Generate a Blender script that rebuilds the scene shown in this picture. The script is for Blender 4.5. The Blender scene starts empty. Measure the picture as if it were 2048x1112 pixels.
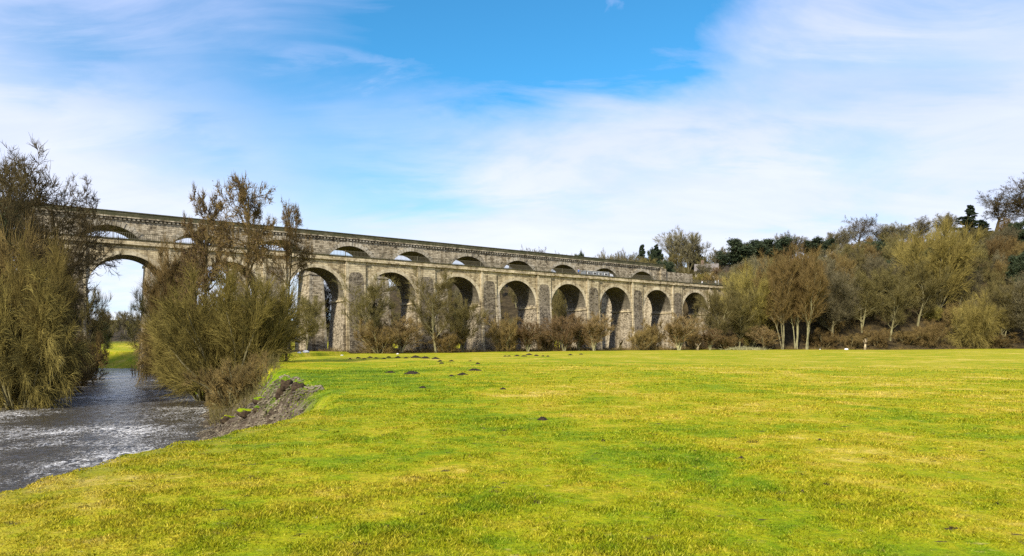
import bpy, math, random
import numpy as np
R = math.radians
S = bpy.context.scene
COL = S.collection
F, CX, HY, CAMZ = 1316.0, 1024.0, 686.0, 1.8      # focal length and horizon of the 2048 px photograph, eye height

# ------------------------------------------------------------------ helpers
def new_mesh(name, V, faces_list):
    """faces_list: list of int arrays (n,k)"""
    me = bpy.data.meshes.new(name)
    V = np.asarray(V, dtype=np.float32).reshape(-1, 3)
    fl = [np.asarray(f, dtype=np.int32) for f in faces_list if len(f)]
    loops = np.concatenate([f.ravel() for f in fl])
    tot = np.concatenate([np.full(len(f), f.shape[1], np.int32) for f in fl])
    st = np.zeros(len(tot), np.int32); st[1:] = np.cumsum(tot)[:-1]
    me.vertices.add(len(V)); me.vertices.foreach_set('co', V.ravel())
    me.loops.add(len(loops)); me.loops.foreach_set('vertex_index', loops)
    me.polygons.add(len(tot)); me.polygons.foreach_set('loop_start', st)
    me.update(calc_edges=True); me.validate()
    return me

def obj(name, me, mat=None, parent=None, smooth=False):
    o = bpy.data.objects.new(name, me); COL.objects.link(o)
    if mat is not None and len(me.materials) == 0: me.materials.append(mat)
    if parent is not None: o.parent = parent
    if smooth: me.polygons.foreach_set('use_smooth', np.ones(len(me.polygons), bool))
    return o

def tag(o, label, cat=None, group=None, kind=None):
    if label: o['label'] = label
    if cat: o['category'] = cat
    if group: o['group'] = group
    if kind: o['kind'] = kind
    return o

def thing(name, label, cat, loc=(0, 0, 0), rz=0, group=None):
    o = bpy.data.objects.new(name, None); COL.objects.link(o)
    o.empty_display_size = .3
    o.location = loc; o.rotation_euler = (0, 0, rz)
    return tag(o, label, cat, group)

def dup(root, loc, rz, sc, label, cat=None, group=None):
    r = root.copy(); COL.objects.link(r)
    r.location = loc; r.rotation_euler = (0, 0, rz); r.scale = sc
    r['label'] = label
    if cat: r['category'] = cat
    if group: r['group'] = group
    elif 'group' in r: del r['group']
    for ch in root.children:
        c = ch.copy(); COL.objects.link(c); c.parent = r
    return r

class MB:
    """collects polygons for one mesh"""
    def __init__(s): s.v = []; s.f = []
    def add(s, vs, fs):
        b = len(s.v); s.v.extend(vs); s.f.extend([tuple(b+i for i in f) for f in fs]); return s
    def box(s, x0, x1, y0, y1, z0, z1):
        return s.add([(x0,y0,z0),(x1,y0,z0),(x1,y1,z0),(x0,y1,z0),(x0,y0,z1),(x1,y0,z1),(x1,y1,z1),(x0,y1,z1)],
                     [(0,3,2,1),(4,5,6,7),(0,1,5,4),(1,2,6,5),(2,3,7,6),(3,0,4,7)])
    def loft(s, rings, cap=True):
        """rings: list of equally long point lists"""
        n = len(rings[0]); vs = [p for r in rings for p in r]; fs = []
        for k in range(len(rings)-1):
            for i in range(n):
                j = (i+1) % n
                fs.append((k*n+i, k*n+j, (k+1)*n+j, (k+1)*n+i))
        if cap:
            fs.append(tuple(range(n))[::-1]); fs.append(tuple((len(rings)-1)*n+i for i in range(n)))
        return s.add(vs, fs)
    def tube(s, pts, rad, n=8):
        rings = []
        for i, p in enumerate(pts):
            a = np.array(pts[max(0, i-1)], float); b = np.array(pts[min(len(pts)-1, i+1)], float)
            d = b-a; d /= (np.linalg.norm(d)+1e-9)
            h = np.array((0, 0, 1.)) if abs(d[2]) < .9 else np.array((1., 0, 0))
            u = np.cross(d, h); u /= np.linalg.norm(u); w = np.cross(d, u)
            r = rad[i] if isinstance(rad, (list, tuple)) else rad
            rings.append([tuple(np.array(p)+r*(math.cos(t)*u+math.sin(t)*w)) for t in [2*math.pi*k/n for k in range(n)]])
        return s.loft(rings)
    def build(s, name, mat, parent=None, smooth=False, bevel=0):
        me = bpy.data.meshes.new(name); me.from_pydata(s.v, [], s.f); me.update()
        o = obj(name, me, mat, parent, smooth)
        if bevel:
            m = o.modifiers.new('bevel', 'BEVEL'); m.width = bevel; m.segments = 2
        return o

# value noise, vectorised
def vnoise(x, y, seed=0):
    x = np.asarray(x, float); y = np.asarray(y, float)
    xi = np.floor(x).astype(np.int64); yi = np.floor(y).astype(np.int64)
    fx = x-xi; fy = y-yi; fx = fx*fx*(3-2*fx); fy = fy*fy*(3-2*fy)
    def h(a, b):
        n = (a*374761393 + b*668265263 + seed*1442695041) & 0xffffffff
        n = ((n ^ (n >> 13))*1274126177) & 0xffffffff
        return ((n ^ (n >> 16)) & 0xffff)/65535.0
    return (h(xi, yi)*(1-fx)+h(xi+1, yi)*fx)*(1-fy)+(h(xi, yi+1)*(1-fx)+h(xi+1, yi+1)*fx)*fy
def fbm(x, y, o=4, seed=0):
    t = 0; a = .5
    for k in range(o): t = t+a*(vnoise(x*2**k, y*2**k, seed+k)-.5); a *= .5
    return t*2
def sstep(t): t = np.clip(t, 0, 1); return t*t*(3-2*t)

# ------------------------------------------------------------------ material helpers
class NT:
    def __init__(s, nt): s.nt = nt; nt.nodes.clear()
    def n(s, typ, ins=None, **kw):
        nd = s.nt.nodes.new(typ)
        for k, v in kw.items(): setattr(nd, k, v)
        if ins:
            for k, v in ins.items():
                sock = nd.inputs[k]
                if hasattr(v, 'bl_idname') and hasattr(v, 'outputs'): v = v.outputs[0]
                if isinstance(v, bpy.types.NodeSocket): s.nt.links.new(v, sock)
                else: sock.default_value = v
        return nd
    def m(s, op, a, b=0., c=0., clamp=False):
        nd = s.nt.nodes.new('ShaderNodeMath'); nd.operation = op; nd.use_clamp = clamp
        for i, v in enumerate((a, b, c)):
            if isinstance(v, (int, float)): nd.inputs[i].default_value = v
            else: s.nt.links.new(v if isinstance(v, bpy.types.NodeSocket) else v.outputs[0], nd.inputs[i])
        return nd.outputs[0]
    def ramp(s, fac, stops, interp='LINEAR'):
        nd = s.nt.nodes.new('ShaderNodeValToRGB'); cr = nd.color_ramp; cr.interpolation = interp
        while len(cr.elements) < len(stops): cr.elements.new(.5)
        for e, (p, c) in zip(cr.elements, stops):
            e.position = p; e.color = (*c, 1) if len(c) == 3 else c
        s.nt.links.new(fac if isinstance(fac, bpy.types.NodeSocket) else fac.outputs[0], nd.inputs[0])
        return nd.outputs[0]
    def mix(s, fac, a, b, blend='MIX'):
        nd = s.nt.nodes.new('ShaderNodeMix'); nd.data_type = 'RGBA'; nd.blend_type = blend
        for i, v in ((0, fac), (6, a), (7, b)):
            if isinstance(v, (int, float)): nd.inputs[i].default_value = v
            elif isinstance(v, tuple): nd.inputs[i].default_value = (*v, 1) if len(v) == 3 else v
            else: s.nt.links.new(v if isinstance(v, bpy.types.NodeSocket) else v.outputs[0], nd.inputs[i])
        return nd.outputs[2]
    def noise(s, vec, scale, detail=4, rough=.55, dist=0.):
        return s.n('ShaderNodeTexNoise', {'Vector': vec, 'Scale': scale, 'Detail': detail, 'Roughness': rough, 'Distortion': dist}).outputs[0]
    def mapping(s, vec, scale=(1,1,1), loc=(0,0,0), rot=(0,0,0)):
        return s.n('ShaderNodeMapping', {'Vector': vec, 'Scale': scale, 'Location': loc, 'Rotation': rot}).outputs[0]
    def out(s, color, rough=.9, bump=None, bstr=.5, bdist=.05, spec=.3, metal=0., trans=None):
        p = s.n('ShaderNodeBsdfPrincipled')
        for k, v in (('Base Color', color), ('Roughness', rough), ('Specular IOR Level', spec), ('Metallic', metal)):
            if isinstance(v, tuple): v = (*v, 1) if len(v) == 3 else v
            if isinstance(v, bpy.types.NodeSocket): s.nt.links.new(v, p.inputs[k])
            else: p.inputs[k].default_value = v
        if bump is not None:
            b = s.n('ShaderNodeBump', {'Height': bump, 'Strength': bstr, 'Distance': bdist})
            s.nt.links.new(b.outputs[0], p.inputs['Normal'])
        sh = p.outputs[0]
        if trans:
            t = s.n('ShaderNodeBsdfTranslucent')
            s.nt.links.new(color, t.inputs[0]) if isinstance(color, bpy.types.NodeSocket) else None
            mx = s.n('ShaderNodeMixShader', {0: trans}); s.nt.links.new(sh, mx.inputs[1]); s.nt.links.new(t.outputs[0], mx.inputs[2]); sh = mx.outputs[0]
        o = s.n('ShaderNodeOutputMaterial'); s.nt.links.new(sh, o.inputs[0])

def mat(name):
    m = bpy.data.materials.new(name); m.use_nodes = True
    return m, NT(m.node_tree)

def plain(name, c, rough=.7, var=.15, metal=0.):
    m, t = mat(name)
    g = t.n('ShaderNodeTexCoord').outputs['Object']
    n = t.noise(g, 6, 4)
    t.out(t.mix(n, tuple(x*(1-var) for x in c), tuple(min(1, x*(1+var)) for x in c)), rough, metal=metal)
    return m

def bark(name, dark, light, hue=.014):
    m, t = mat(name)
    g = t.n('ShaderNodeNewGeometry'); oi = t.n('ShaderNodeObjectInfo')
    n = t.noise(g.outputs['Position'], .9, 3)
    n2 = t.noise(t.mapping(g.outputs['Position'], (9, 9, 2)), 1.0, 4)
    f = t.m('ADD', t.m('MULTIPLY', n, .6), t.m('MULTIPLY', n2, .45))
    c = t.ramp(f, [(.32, dark), (.68, light)])
    v = t.m('ADD', t.m('MULTIPLY', oi.outputs['Random'], .5), .76)
    h = t.n('ShaderNodeHueSaturation', {'Hue': t.m('ADD', t.m('MULTIPLY', oi.outputs['Random'], hue), .5-hue/2), 'Value': v, 'Color': c})
    t.out(h.outputs[0], 1., spec=0.)
    return m

def leafmat(name, dark, light):
    m, t = mat(name)
    g = t.n('ShaderNodeNewGeometry')
    n = t.noise(g.outputs['Position'], 1.3, 3)
    n2 = t.noise(g.outputs['Position'], 7., 2)
    f = t.m('ADD', t.m('MULTIPLY', n, .5), t.m('MULTIPLY', n2, .5))
    t.out(t.ramp(f, [(.38, dark), (.62, light)]), .7, spec=.25, trans=.15)
    return m

def masonry(name, c_light, c_mid, c_dark, mortar, bw=.9, bh=.36, rubble=0., stain=.5, moss=None, bumpd=.04):
    m, t = mat(name)
    tc = t.n('ShaderNodeTexCoord').outputs['Object']
    sp = t.n('ShaderNodeSeparateXYZ', {0: tc})
    u = t.m('ADD', sp.outputs[0], sp.outputs[1])
    nd = t.noise(tc, 1.2, 3)
    uu = t.m('ADD', u, t.m('MULTIPLY', nd, .25)); zz = t.m('ADD', sp.outputs[2], t.m('MULTIPLY', nd, .12 if rubble < .5 else .3))
    vec = t.n('ShaderNodeCombineXYZ', {0: uu, 1: zz})
    br = t.n('ShaderNodeTexBrick', {'Vector': vec, 'Color1': (1, 1, 1, 1), 'Color2': (0, 0, 0, 1), 'Mortar': (.5, .5, .5, 1), 'Scale': 1.0,
                                   'Mortar Size': .018, 'Mortar Smooth': .3, 'Bias': 0., 'Brick Width': bw, 'Row Height': bh})
    br.offset = .47
    vor = t.n('ShaderNodeTexVoronoi', {'Vector': t.mapping(vec, (1.8, 2.9, 1)), 'Scale': 1.0, 'Randomness': .9})
    rnd = t.m('ADD', t.m('MULTIPLY', t.n('ShaderNodeRGBToBW', {0: br.outputs[0]}), .5), t.m('MULTIPLY', t.n('ShaderNodeSeparateColor', {0: vor.outputs['Color']}).outputs[0], .5))
    n1 = t.noise(tc, .22, 5, .6); n2 = t.noise(tc, 3.5, 5, .65)
    f = t.m('ADD', t.m('MULTIPLY', rnd, .62 if rubble < .5 else .85), t.m('MULTIPLY', n2, .45))
    f = t.m('ADD', f, t.m('MULTIPLY', t.m('SUBTRACT', n1, .5), .7))
    c = t.ramp(f, [(.22, c_dark), (.46, c_mid), (.78, c_light)])
    c = t.mix(t.m('MULTIPLY', br.outputs['Fac'], .75), c, mortar)
    # run-off stains: long in z, own shape
    st = t.noise(t.mapping(tc, (.9, .9, .07)), 1., 5, .6)
    sm = t.m('MULTIPLY', t.m('SUBTRACT', st, .48), 5.5, clamp=True)
    c = t.mix(t.m('MULTIPLY', sm, stain), c, t.mix(1., c, (.42, .38, .30), 'MULTIPLY'))
    if moss:
        mm = t.m('MULTIPLY', t.m('SUBTRACT', t.noise(tc, .5, 6, .7), .42), 6., clamp=True)
        c = t.mix(mm, c, moss)
    h = t.m('SUBTRACT', t.m('ADD', t.m('MULTIPLY', n2, .5), t.m('MULTIPLY', rnd, .5)), t.m('MULTIPLY', br.outputs['Fac'], .9))
    t.out(c, .95, bump=h, bstr=1., bdist=bumpd, spec=.15)
    return m

# ------------------------------------------------------------------ terrain
RIV = np.array([(-9.6,-14),(-9.3,4),(-9,10),(-8.6,15),(-9.6,20),(-12.5,27),(-17.5,37),(-20.5,44),(-25,54),(-30,65),(-43,84),(-53,103),(-63,122),
                (-80,142),(-102,151),(-160,158),(-160,140),(-100,130),(-82,118),(-66,98),(-54,78),(-46,60),(-42,48),(-40,36),(-38,20),(-38,-14)], float)
WATER = -3.8
def river_dist(x, y):
    x = np.asarray(x, float); y = np.asarray(y, float)
    d = np.full(x.shape, 1e9); ins = np.zeros(x.shape, bool)
    n = len(RIV)
    for i in range(n):
        ax, ay = RIV[i]; bx, by = RIV[(i+1) % n]
        dx, dy = bx-ax, by-ay
        t = np.clip(((x-ax)*dx+(y-ay)*dy)/(dx*dx+dy*dy), 0, 1)
        d = np.minimum(d, np.hypot(x-ax-t*dx, y-ay-t*dy))
        c = ((ay > y) != (by > y)) & (x < (bx-ax)*(y-ay)/((by-ay) if by != ay else 1e-9)+ax)
        ins ^= c
    return np.where(ins, -d, d)
def gauss(x, y, cx, cy, sx, sy): return np.exp(-((x-cx)/sx)**2-((y-cy)/sy)**2)
def hill(x, y):
    foot = 193+.07*np.clip(x-60, 0, 200)
    e = np.clip(y-foot, 0, 400)
    H = np.clip(18+.155*np.clip(x, -40, 320), 0, 70)
    gx = sstep((x-(46-.2*e))/24)
    h1 = (19*sstep(e/24)*.98+ (H-19)*sstep((e-8)/85))*gx
    Hb = 10+27*sstep((x+120)/60)+.06*np.clip(x+60, 0, 300)
    h2 = Hb*sstep((y-262)/130)
    h3 = 26*sstep((y-420)/300)*sstep((40-x)/200)
    return np.maximum(np.maximum(h1, h2), h3)
def H(x, y):
    x = np.asarray(x, float); y = np.asarray(y, float)
    wob = fbm(x*.35, y*.35, 3, 5)*1.1+fbm(x*1.3, y*1.3, 2, 9)*.35
    d = river_dist(x, y)+wob*np.clip(river_dist(x, y)*.0+1, 0, 1)*.8
    W = 5.0-2.4*gauss(x, y, -7, 10, 6, 9)-.9*gauss(x, y, -11, 27, 4, 6)
    W = np.where((x < -30) & (y < 100), 4., W)
    t = d/W
    bank = sstep(t)*.62+sstep((t-.45)/.5)*.38
    base = fbm(x*.018, y*.018, 3, 3)*.55+fbm(x*.16, y*.16, 3, 7)*.10
    base = base*np.clip(np.hypot(x, y-2)/25, .15, 1)
    # the far ground behind the river falls gently towards the water
    top = base-.35*gauss(x, y, -14, 47, 7, 10)-.8*np.exp(-np.clip(d, 0, 99)/9)*(y > 60)
    lipl = np.where((x < -30) & (y < 120), .5, 0)*sstep(d/10)
    z = np.where(d < 0, WATER-np.clip(-d*.45, 0, 1.3), WATER+(top+lipl-WATER)*bank)
    rough = fbm(x*2.1, y*2.1, 3, 21)*.42*np.exp(-((t-.45)/.38)**2)
    z = z+rough*(d > -.5)
    hl = hill(x, y)
    return z+hl+np.where(hl > .5, fbm(x*.07, y*.07, 3, 33)*1.6, 0)*sstep((hl-.5)/6)
def h1(x, y): return float(H(np.array([x]), np.array([y]))[0])

def axis(lo, hi, f0, f1, step, growth=1.045):
    a = list(np.arange(f0, f1, step)); s = step; v = a[-1]
    while v < hi: s *= growth; v += s; a.append(v)
    s = step; v = f0; b = []
    while v > lo: s *= growth; v -= s; b.append(v)
    return np.array(b[::-1]+a)
gx = axis(-2600, 2600, -34, 9, .3); gy = axis(-60, 4200, 4, 58, .3)
GX, GY = np.meshgrid(gx, gy)
GZ = H(GX, GY)
nx, ny = len(gx), len(gy)
idx = np.arange(nx*ny).reshape(ny, nx)
quads = np.stack([idx[:-1, :-1], idx[:-1, 1:], idx[1:, 1:], idx[1:, :-1]], -1).reshape(-1, 4)
gm = new_mesh('ground', np.stack([GX, GY, GZ], -1), [quads])
D = river_dist(GX, GY)
# what covers the ground: grass (1) or bare earth / leaf litter (0); second channel: river-bank stones
hl = hill(GX, GY)
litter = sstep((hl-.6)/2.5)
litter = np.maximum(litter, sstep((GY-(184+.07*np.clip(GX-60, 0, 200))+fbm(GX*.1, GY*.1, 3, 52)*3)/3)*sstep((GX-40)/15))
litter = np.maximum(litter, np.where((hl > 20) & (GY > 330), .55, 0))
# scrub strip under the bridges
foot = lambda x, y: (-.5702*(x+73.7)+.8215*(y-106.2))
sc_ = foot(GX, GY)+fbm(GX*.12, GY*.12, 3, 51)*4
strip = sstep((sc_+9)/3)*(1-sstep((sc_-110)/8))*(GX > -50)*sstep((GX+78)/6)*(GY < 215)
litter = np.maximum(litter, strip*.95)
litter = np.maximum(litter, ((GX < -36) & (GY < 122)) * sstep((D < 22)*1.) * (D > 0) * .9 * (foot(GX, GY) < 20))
earth = np.exp(-((D-1.5)/2.0)**2)*(D > -1)*np.where(GY < 60, 1, .6)
near_b = (1-sstep((D+fbm(GX*.8, GY*.8, 3, 61)*1.6-np.where(GY > 21, 3.1, 1.55))/.7))*(GY < 60)*(GX > -30)
att = gm.attributes.new('cover', 'FLOAT_COLOR', 'POINT')
A = np.zeros((nx*ny, 4), np.float32); A[:, 3] = 1
A[:, 0] = litter.ravel(); A[:, 1] = np.clip(np.maximum(earth*.5, near_b), 0, 1).ravel()
att.data.foreach_set('color', A.ravel())

def grass_colour(t, pos, blade=False):
    """pasture colour from place alone: green sward, yellow moss and pale straw patches"""
    p = pos
    big = t.noise(t.mapping(p, (.10, .16, .1), rot=(0, 0, .5)), 1., 4, .6, .6)
    mid = t.noise(t.mapping(p, (.55, .7, .5)), 1., 4, .65, .4)
    fine = t.noise(p, 3.2, 5, .7, .3)
    sp = t.n('ShaderNodeSeparateXYZ', {0: p})
    # damp greener band across the pasture
    q = t.m('ADD', t.m('ADD', t.m('MULTIPLY', sp.outputs[0], .83), t.m('MULTIPLY', sp.outputs[1], .55)), -9.5)
    q = t.m('ADD', q, t.m('MULTIPLY', t.m('SUBTRACT', big, .5), 14.))
    band = t.m('EXPONENT', t.m('MULTIPLY', t.m('MULTIPLY', q, q), -1/40.))
    # short green turf by the river and the bridge
    r1 = t.m('ADD', sp.outputs[0], 12.); r2 = t.m('ADD', sp.outputs[1], -36.)
    tur = t.m('EXPONENT', t.m('MULTIPLY', t.m('ADD', t.m('MULTIPLY', r1, r1), t.m('MULTIPLY', t.m('MULTIPLY', r2, r2), .35)), -1/110.))
    def track(c0, k, w):
        e = t.m('ADD', t.m('SUBTRACT', sp.outputs[0], t.m('MULTIPLY', sp.outputs[1], k)), -c0)
        e = t.m('ADD', e, t.m('MULTIPLY', t.m('SUBTRACT', mid, .5), 2.5))
        return t.m('EXPONENT', t.m('MULTIPLY', t.m('MULTIPLY', e, e), -1/(w*w)))
    trk = t.m('ADD', track(11.2, -.091, 1.2), track(5.3, -.343, 1.3))
    f = t.m('ADD', t.m('ADD', t.m('MULTIPLY', big, .55), t.m('MULTIPLY', mid, .5)), t.m('MULTIPLY', fine, .38))
    f = t.m('SUBTRACT', f, t.m('ADD', t.m('MULTIPLY', band, .028), t.m('MULTIPLY', trk, .055)))
    f = t.m('SUBTRACT', f, t.m('MULTIPLY', tur, .145))
    k = 1.0
    c = t.ramp(f, [(.47, (.095*k, .175*k, .002)), (.58, (.185*k, .255*k, .002)), (.67, (.30*k, .305*k, .004)), (.76, (.42*k, .345*k, .018)), (.86, (.58*k, .44*k, .09))])
    fl = t.noise(t.mapping(p, (1., 2.2, 1.)), 2.6, 3, .6)
    c = t.mix(t.m('MULTIPLY', t.m('SUBTRACT', fl, .645), 16., clamp=True), c, (.075, .055, .022))
    fp = t.noise(t.mapping(p, (1.3, 2.4, 1.), loc=(31, 7, 0)), 3.4, 3, .6)
    c = t.mix(t.m('MULTIPLY', t.m('SUBTRACT', fp, .64), 7., clamp=True), c, (.40, .33, .09))
    return c, f, fine

def ground_material():
    m, t = mat('pasture_and_earth')
    g = t.n('ShaderNodeNewGeometry').outputs['Position']
    gc, f, fine = grass_colour(t, g)
    cv = t.n('ShaderNodeSeparateColor', {0: t.n('ShaderNodeAttribute', attribute_name='cover').outputs['Color']})
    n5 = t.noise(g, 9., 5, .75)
    n6 = t.noise(t.mapping(g, (.5, 1.2, .5)), 1., 5, .7)
    # tussock shadows are real at the near edge (blades); far off the sward is a fine mottling
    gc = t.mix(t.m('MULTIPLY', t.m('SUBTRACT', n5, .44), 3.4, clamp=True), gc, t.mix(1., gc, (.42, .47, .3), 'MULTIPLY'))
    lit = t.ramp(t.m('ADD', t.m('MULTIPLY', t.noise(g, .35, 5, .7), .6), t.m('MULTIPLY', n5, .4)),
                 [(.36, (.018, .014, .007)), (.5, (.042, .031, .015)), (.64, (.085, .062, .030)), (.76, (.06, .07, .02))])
    ear = t.ramp(t.m('ADD', t.m('MULTIPLY', t.noise(g, 1.6, 5, .7), .6), t.m('MULTIPLY', n5, .4)),
                 [(.38, (.018, .013, .008)), (.5, (.075, .055, .035)), (.60, (.17, .14, .10)), (.70, (.34, .30, .23))])
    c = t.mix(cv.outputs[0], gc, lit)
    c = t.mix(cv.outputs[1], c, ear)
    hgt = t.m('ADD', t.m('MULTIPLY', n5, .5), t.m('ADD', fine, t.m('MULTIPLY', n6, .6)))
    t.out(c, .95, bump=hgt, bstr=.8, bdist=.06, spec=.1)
    return m
ground = obj('ground', gm, ground_material(), smooth=True)
tag(ground, 'sunlit yellow-green pasture with river banks and wooded slopes', None, None, 'structure')

# ------------------------------------------------------------------ river
def water():
    X = axis(-165, -4, -42, -5, .16, 1.02); Yv = axis(-14, 165, 20, 60, .18, 1.02)
    X = X[(X > -166) & (X < -4)]; Yv = Yv[(Yv > -15) & (Yv < 166)]
    A, B = np.meshgrid(X, Yv)
    # current runs along the channel: ripples stretched across it
    u = A*.62+B*.78; v = -A*.78+B*.62
    z = fbm(u*.55, v*.9, 4, 71)*.10+fbm(u*1.7, v*2.8, 3, 75)*.075
    z = WATER+z+np.clip(.004*(B-20), 0, .3)*0
    n1, n2 = len(X), len(Yv)
    I = np.arange(n1*n2).reshape(n2, n1)
    q = np.stack([I[:-1, :-1], I[:-1, 1:], I[1:, 1:], I[1:, :-1]], -1).reshape(-1, 4)
    dd = river_dist(A, B); keep = (dd.ravel()[q].min(1) < 2.5)
    me = new_mesh('river', np.stack([A, B, z], -1), [q[keep]])
    m, t = mat('river_water')
    g = t.n('ShaderNodeNewGeometry').outputs['Position']
    r = t.mapping(g, (1, 1, 1), rot=(0, 0, -.9))
    w1 = t.noise(t.mapping(r, (1.5, 2.6, 1)), 1., 5, .6, 1.1)
    w2 = t.noise(t.mapping(r, (3.5, 6., 1)), 1., 4, .6, .5)
    pat = t.noise(g, .16, 3)
    rd = t.m('SUBTRACT', 1., t.m('MULTIPLY', t.m('ABSOLUTE', t.m('SUBTRACT', w1, .5)), 9.))
    rd2 = t.m('SUBTRACT', 1., t.m('MULTIPLY', t.m('ABSOLUTE', t.m('SUBTRACT', w2, .5)), 6.))
    fo = t.m('ADD', t.m('MULTIPLY', rd, .55), t.m('MULTIPLY', rd2, .40))
    fo = t.m('ADD', fo, t.m('MULTIPLY', t.m('SUBTRACT', pat, .5), 1.3))
    foam = t.m('MULTIPLY', t.m('SUBTRACT', fo, .70), 4., clamp=True)
    c = t.mix(foam, t.mix(w2, (.024, .020, .012), (.075, .062, .038)), (.66, .63, .56))
    ro = t.m('ADD', t.m('MULTIPLY', foam, .4), .16)
    t.out(c, ro, bump=t.m('ADD', t.m('ADD', w1, t.m('MULTIPLY', w2, .5)), t.m('MULTIPLY', foam, .15)), bstr=1., bdist=.12, spec=.5)
    o = obj('river', me, m, smooth=True)
    tag(o, 'rippling dark river with white flecks of foam', None, None, 'structure')
water()

# ------------------------------------------------------------------ bridges
DIRA = math.atan2(.5702, .8215)
aq_stone = masonry('sandstone', (.58, .48, .30), (.37, .295, .175), (.13, .10, .062), (.20, .165, .11), .85, .34, 0, .8)
aq_soffit = masonry('dark_vault_stone', (.20, .175, .125), (.145, .125, .09), (.085, .072, .05), (.10, .085, .06), .8, .3, 0, .6)  # darker, more even stone for the undersides of the vaults
aq_trim = masonry('dressed_sandstone', (.58, .49, .32), (.40, .33, .205), (.17, .135, .085), (.22, .18, .12), 1.3, .45, 0, .8)
aq_ring = masonry('ring_sandstone', (.60, .52, .36), (.44, .37, .245), (.22, .18, .115), (.36, .3, .2), 3, 3, 0, .7)
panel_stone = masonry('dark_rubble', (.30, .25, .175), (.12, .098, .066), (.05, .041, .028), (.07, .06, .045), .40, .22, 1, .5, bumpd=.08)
rubble = masonry('rubble_stone', (.44, .37, .26), (.20, .165, .11), (.085, .068, .045), (.12, .10, .075), .42, .24, 1, .7, bumpd=.08)
vi_stone = masonry('viaduct_stone', (.46, .39, .27), (.235, .192, .125), (.065, .053, .036), (.12, .10, .07), .95, .40, .6, .8, bumpd=.07)
vi_ring = masonry('rusticated_voussoirs', (.48, .43, .33), (.30, .26, .185), (.11, .09, .065), (.2, .16, .1), 4, 4, 0, .8)
mossy = masonry('mossy_parapet_stone', (.14, .125, .075), (.085, .08, .045), (.045, .042, .026), (.06, .055, .035), 1.8, .5, 0, .5, moss=(.062, .062, .030))
iron = plain('railing_iron', (.11, .095, .06), .6)

def arch_part(root, a, b, cx, r, spring, top, D, name, mat_):
    """spandrel walls of one bay with the barrel of the vault"""
    mb = MB(); N = 40
    cur = [(cx-r*math.cos(math.pi*k/N), spring+r*math.sin(math.pi*k/N)) for k in range(N+1)]
    for y, fl in ((0., 1), (D, 0)):
        pts = [(a, spring)]+cur+[(b, spring)]
        vs = []; fs = []
        for k, (x, z) in enumerate(pts): vs += [(x, y, z), (x, y, top)]
        for k in range(len(pts)-1):
            if abs(pts[k+1][0]-pts[k][0]) < 1e-6: continue
            q = (2*k, 2*k+2, 2*k+3, 2*k+1); fs.append(q if fl else q[::-1])
        mb.add(vs, fs)
    vs = []; fs = []
    for k, (x, z) in enumerate(cur): vs += [(x, 0, z), (x, D, z)]
    for k in range(N): fs.append((2*k, 2*k+1, 2*k+3, 2*k+2))
    mb.add(vs, fs)
    mb.add([(a, 0, top), (b, 0, top), (b, D, top), (a, D, top)], [(0, 1, 2, 3)])
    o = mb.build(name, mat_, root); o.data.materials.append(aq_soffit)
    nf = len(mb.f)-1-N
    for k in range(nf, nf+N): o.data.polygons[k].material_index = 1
    return o

def ring_part(parent, cx, r, spring, D, th, n, proud, gap, jit, mat_, seed=0):
    rnd = random.Random(seed); mb = MB()
    for side in (0,):
        for k in range(n):
            t0 = math.pi*(k+gap/2)/n; t1 = math.pi*(k+1-gap/2)/n
            ro = r+th*(1+(jit*2.2*(k % 2)-jit)); p = proud*(1+rnd.uniform(-.6, .6)*(jit > 0))
            ys = (-p, .05) if side == 0 else (D-.05, D+p)
            ri = r-.012
            ring = []
            for y in ys:
                ring.append([(cx-rr*math.cos(t), y, spring+rr*math.sin(t)) for rr, t in ((ri, t0), (ri, (t0+t1)/2), (ri, t1), (ro, t1), (ro, t0))])
            mb.loft(ring)
    return mb.build('arch_ring', mat_, parent)

def rect_loft(levels):
    mb = MB()
    return mb.loft([[(x0, y0, z), (x1, y0, z), (x1, y1, z), (x0, y1, z)] for z, x0, x1, y0, y1 in levels])

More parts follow.
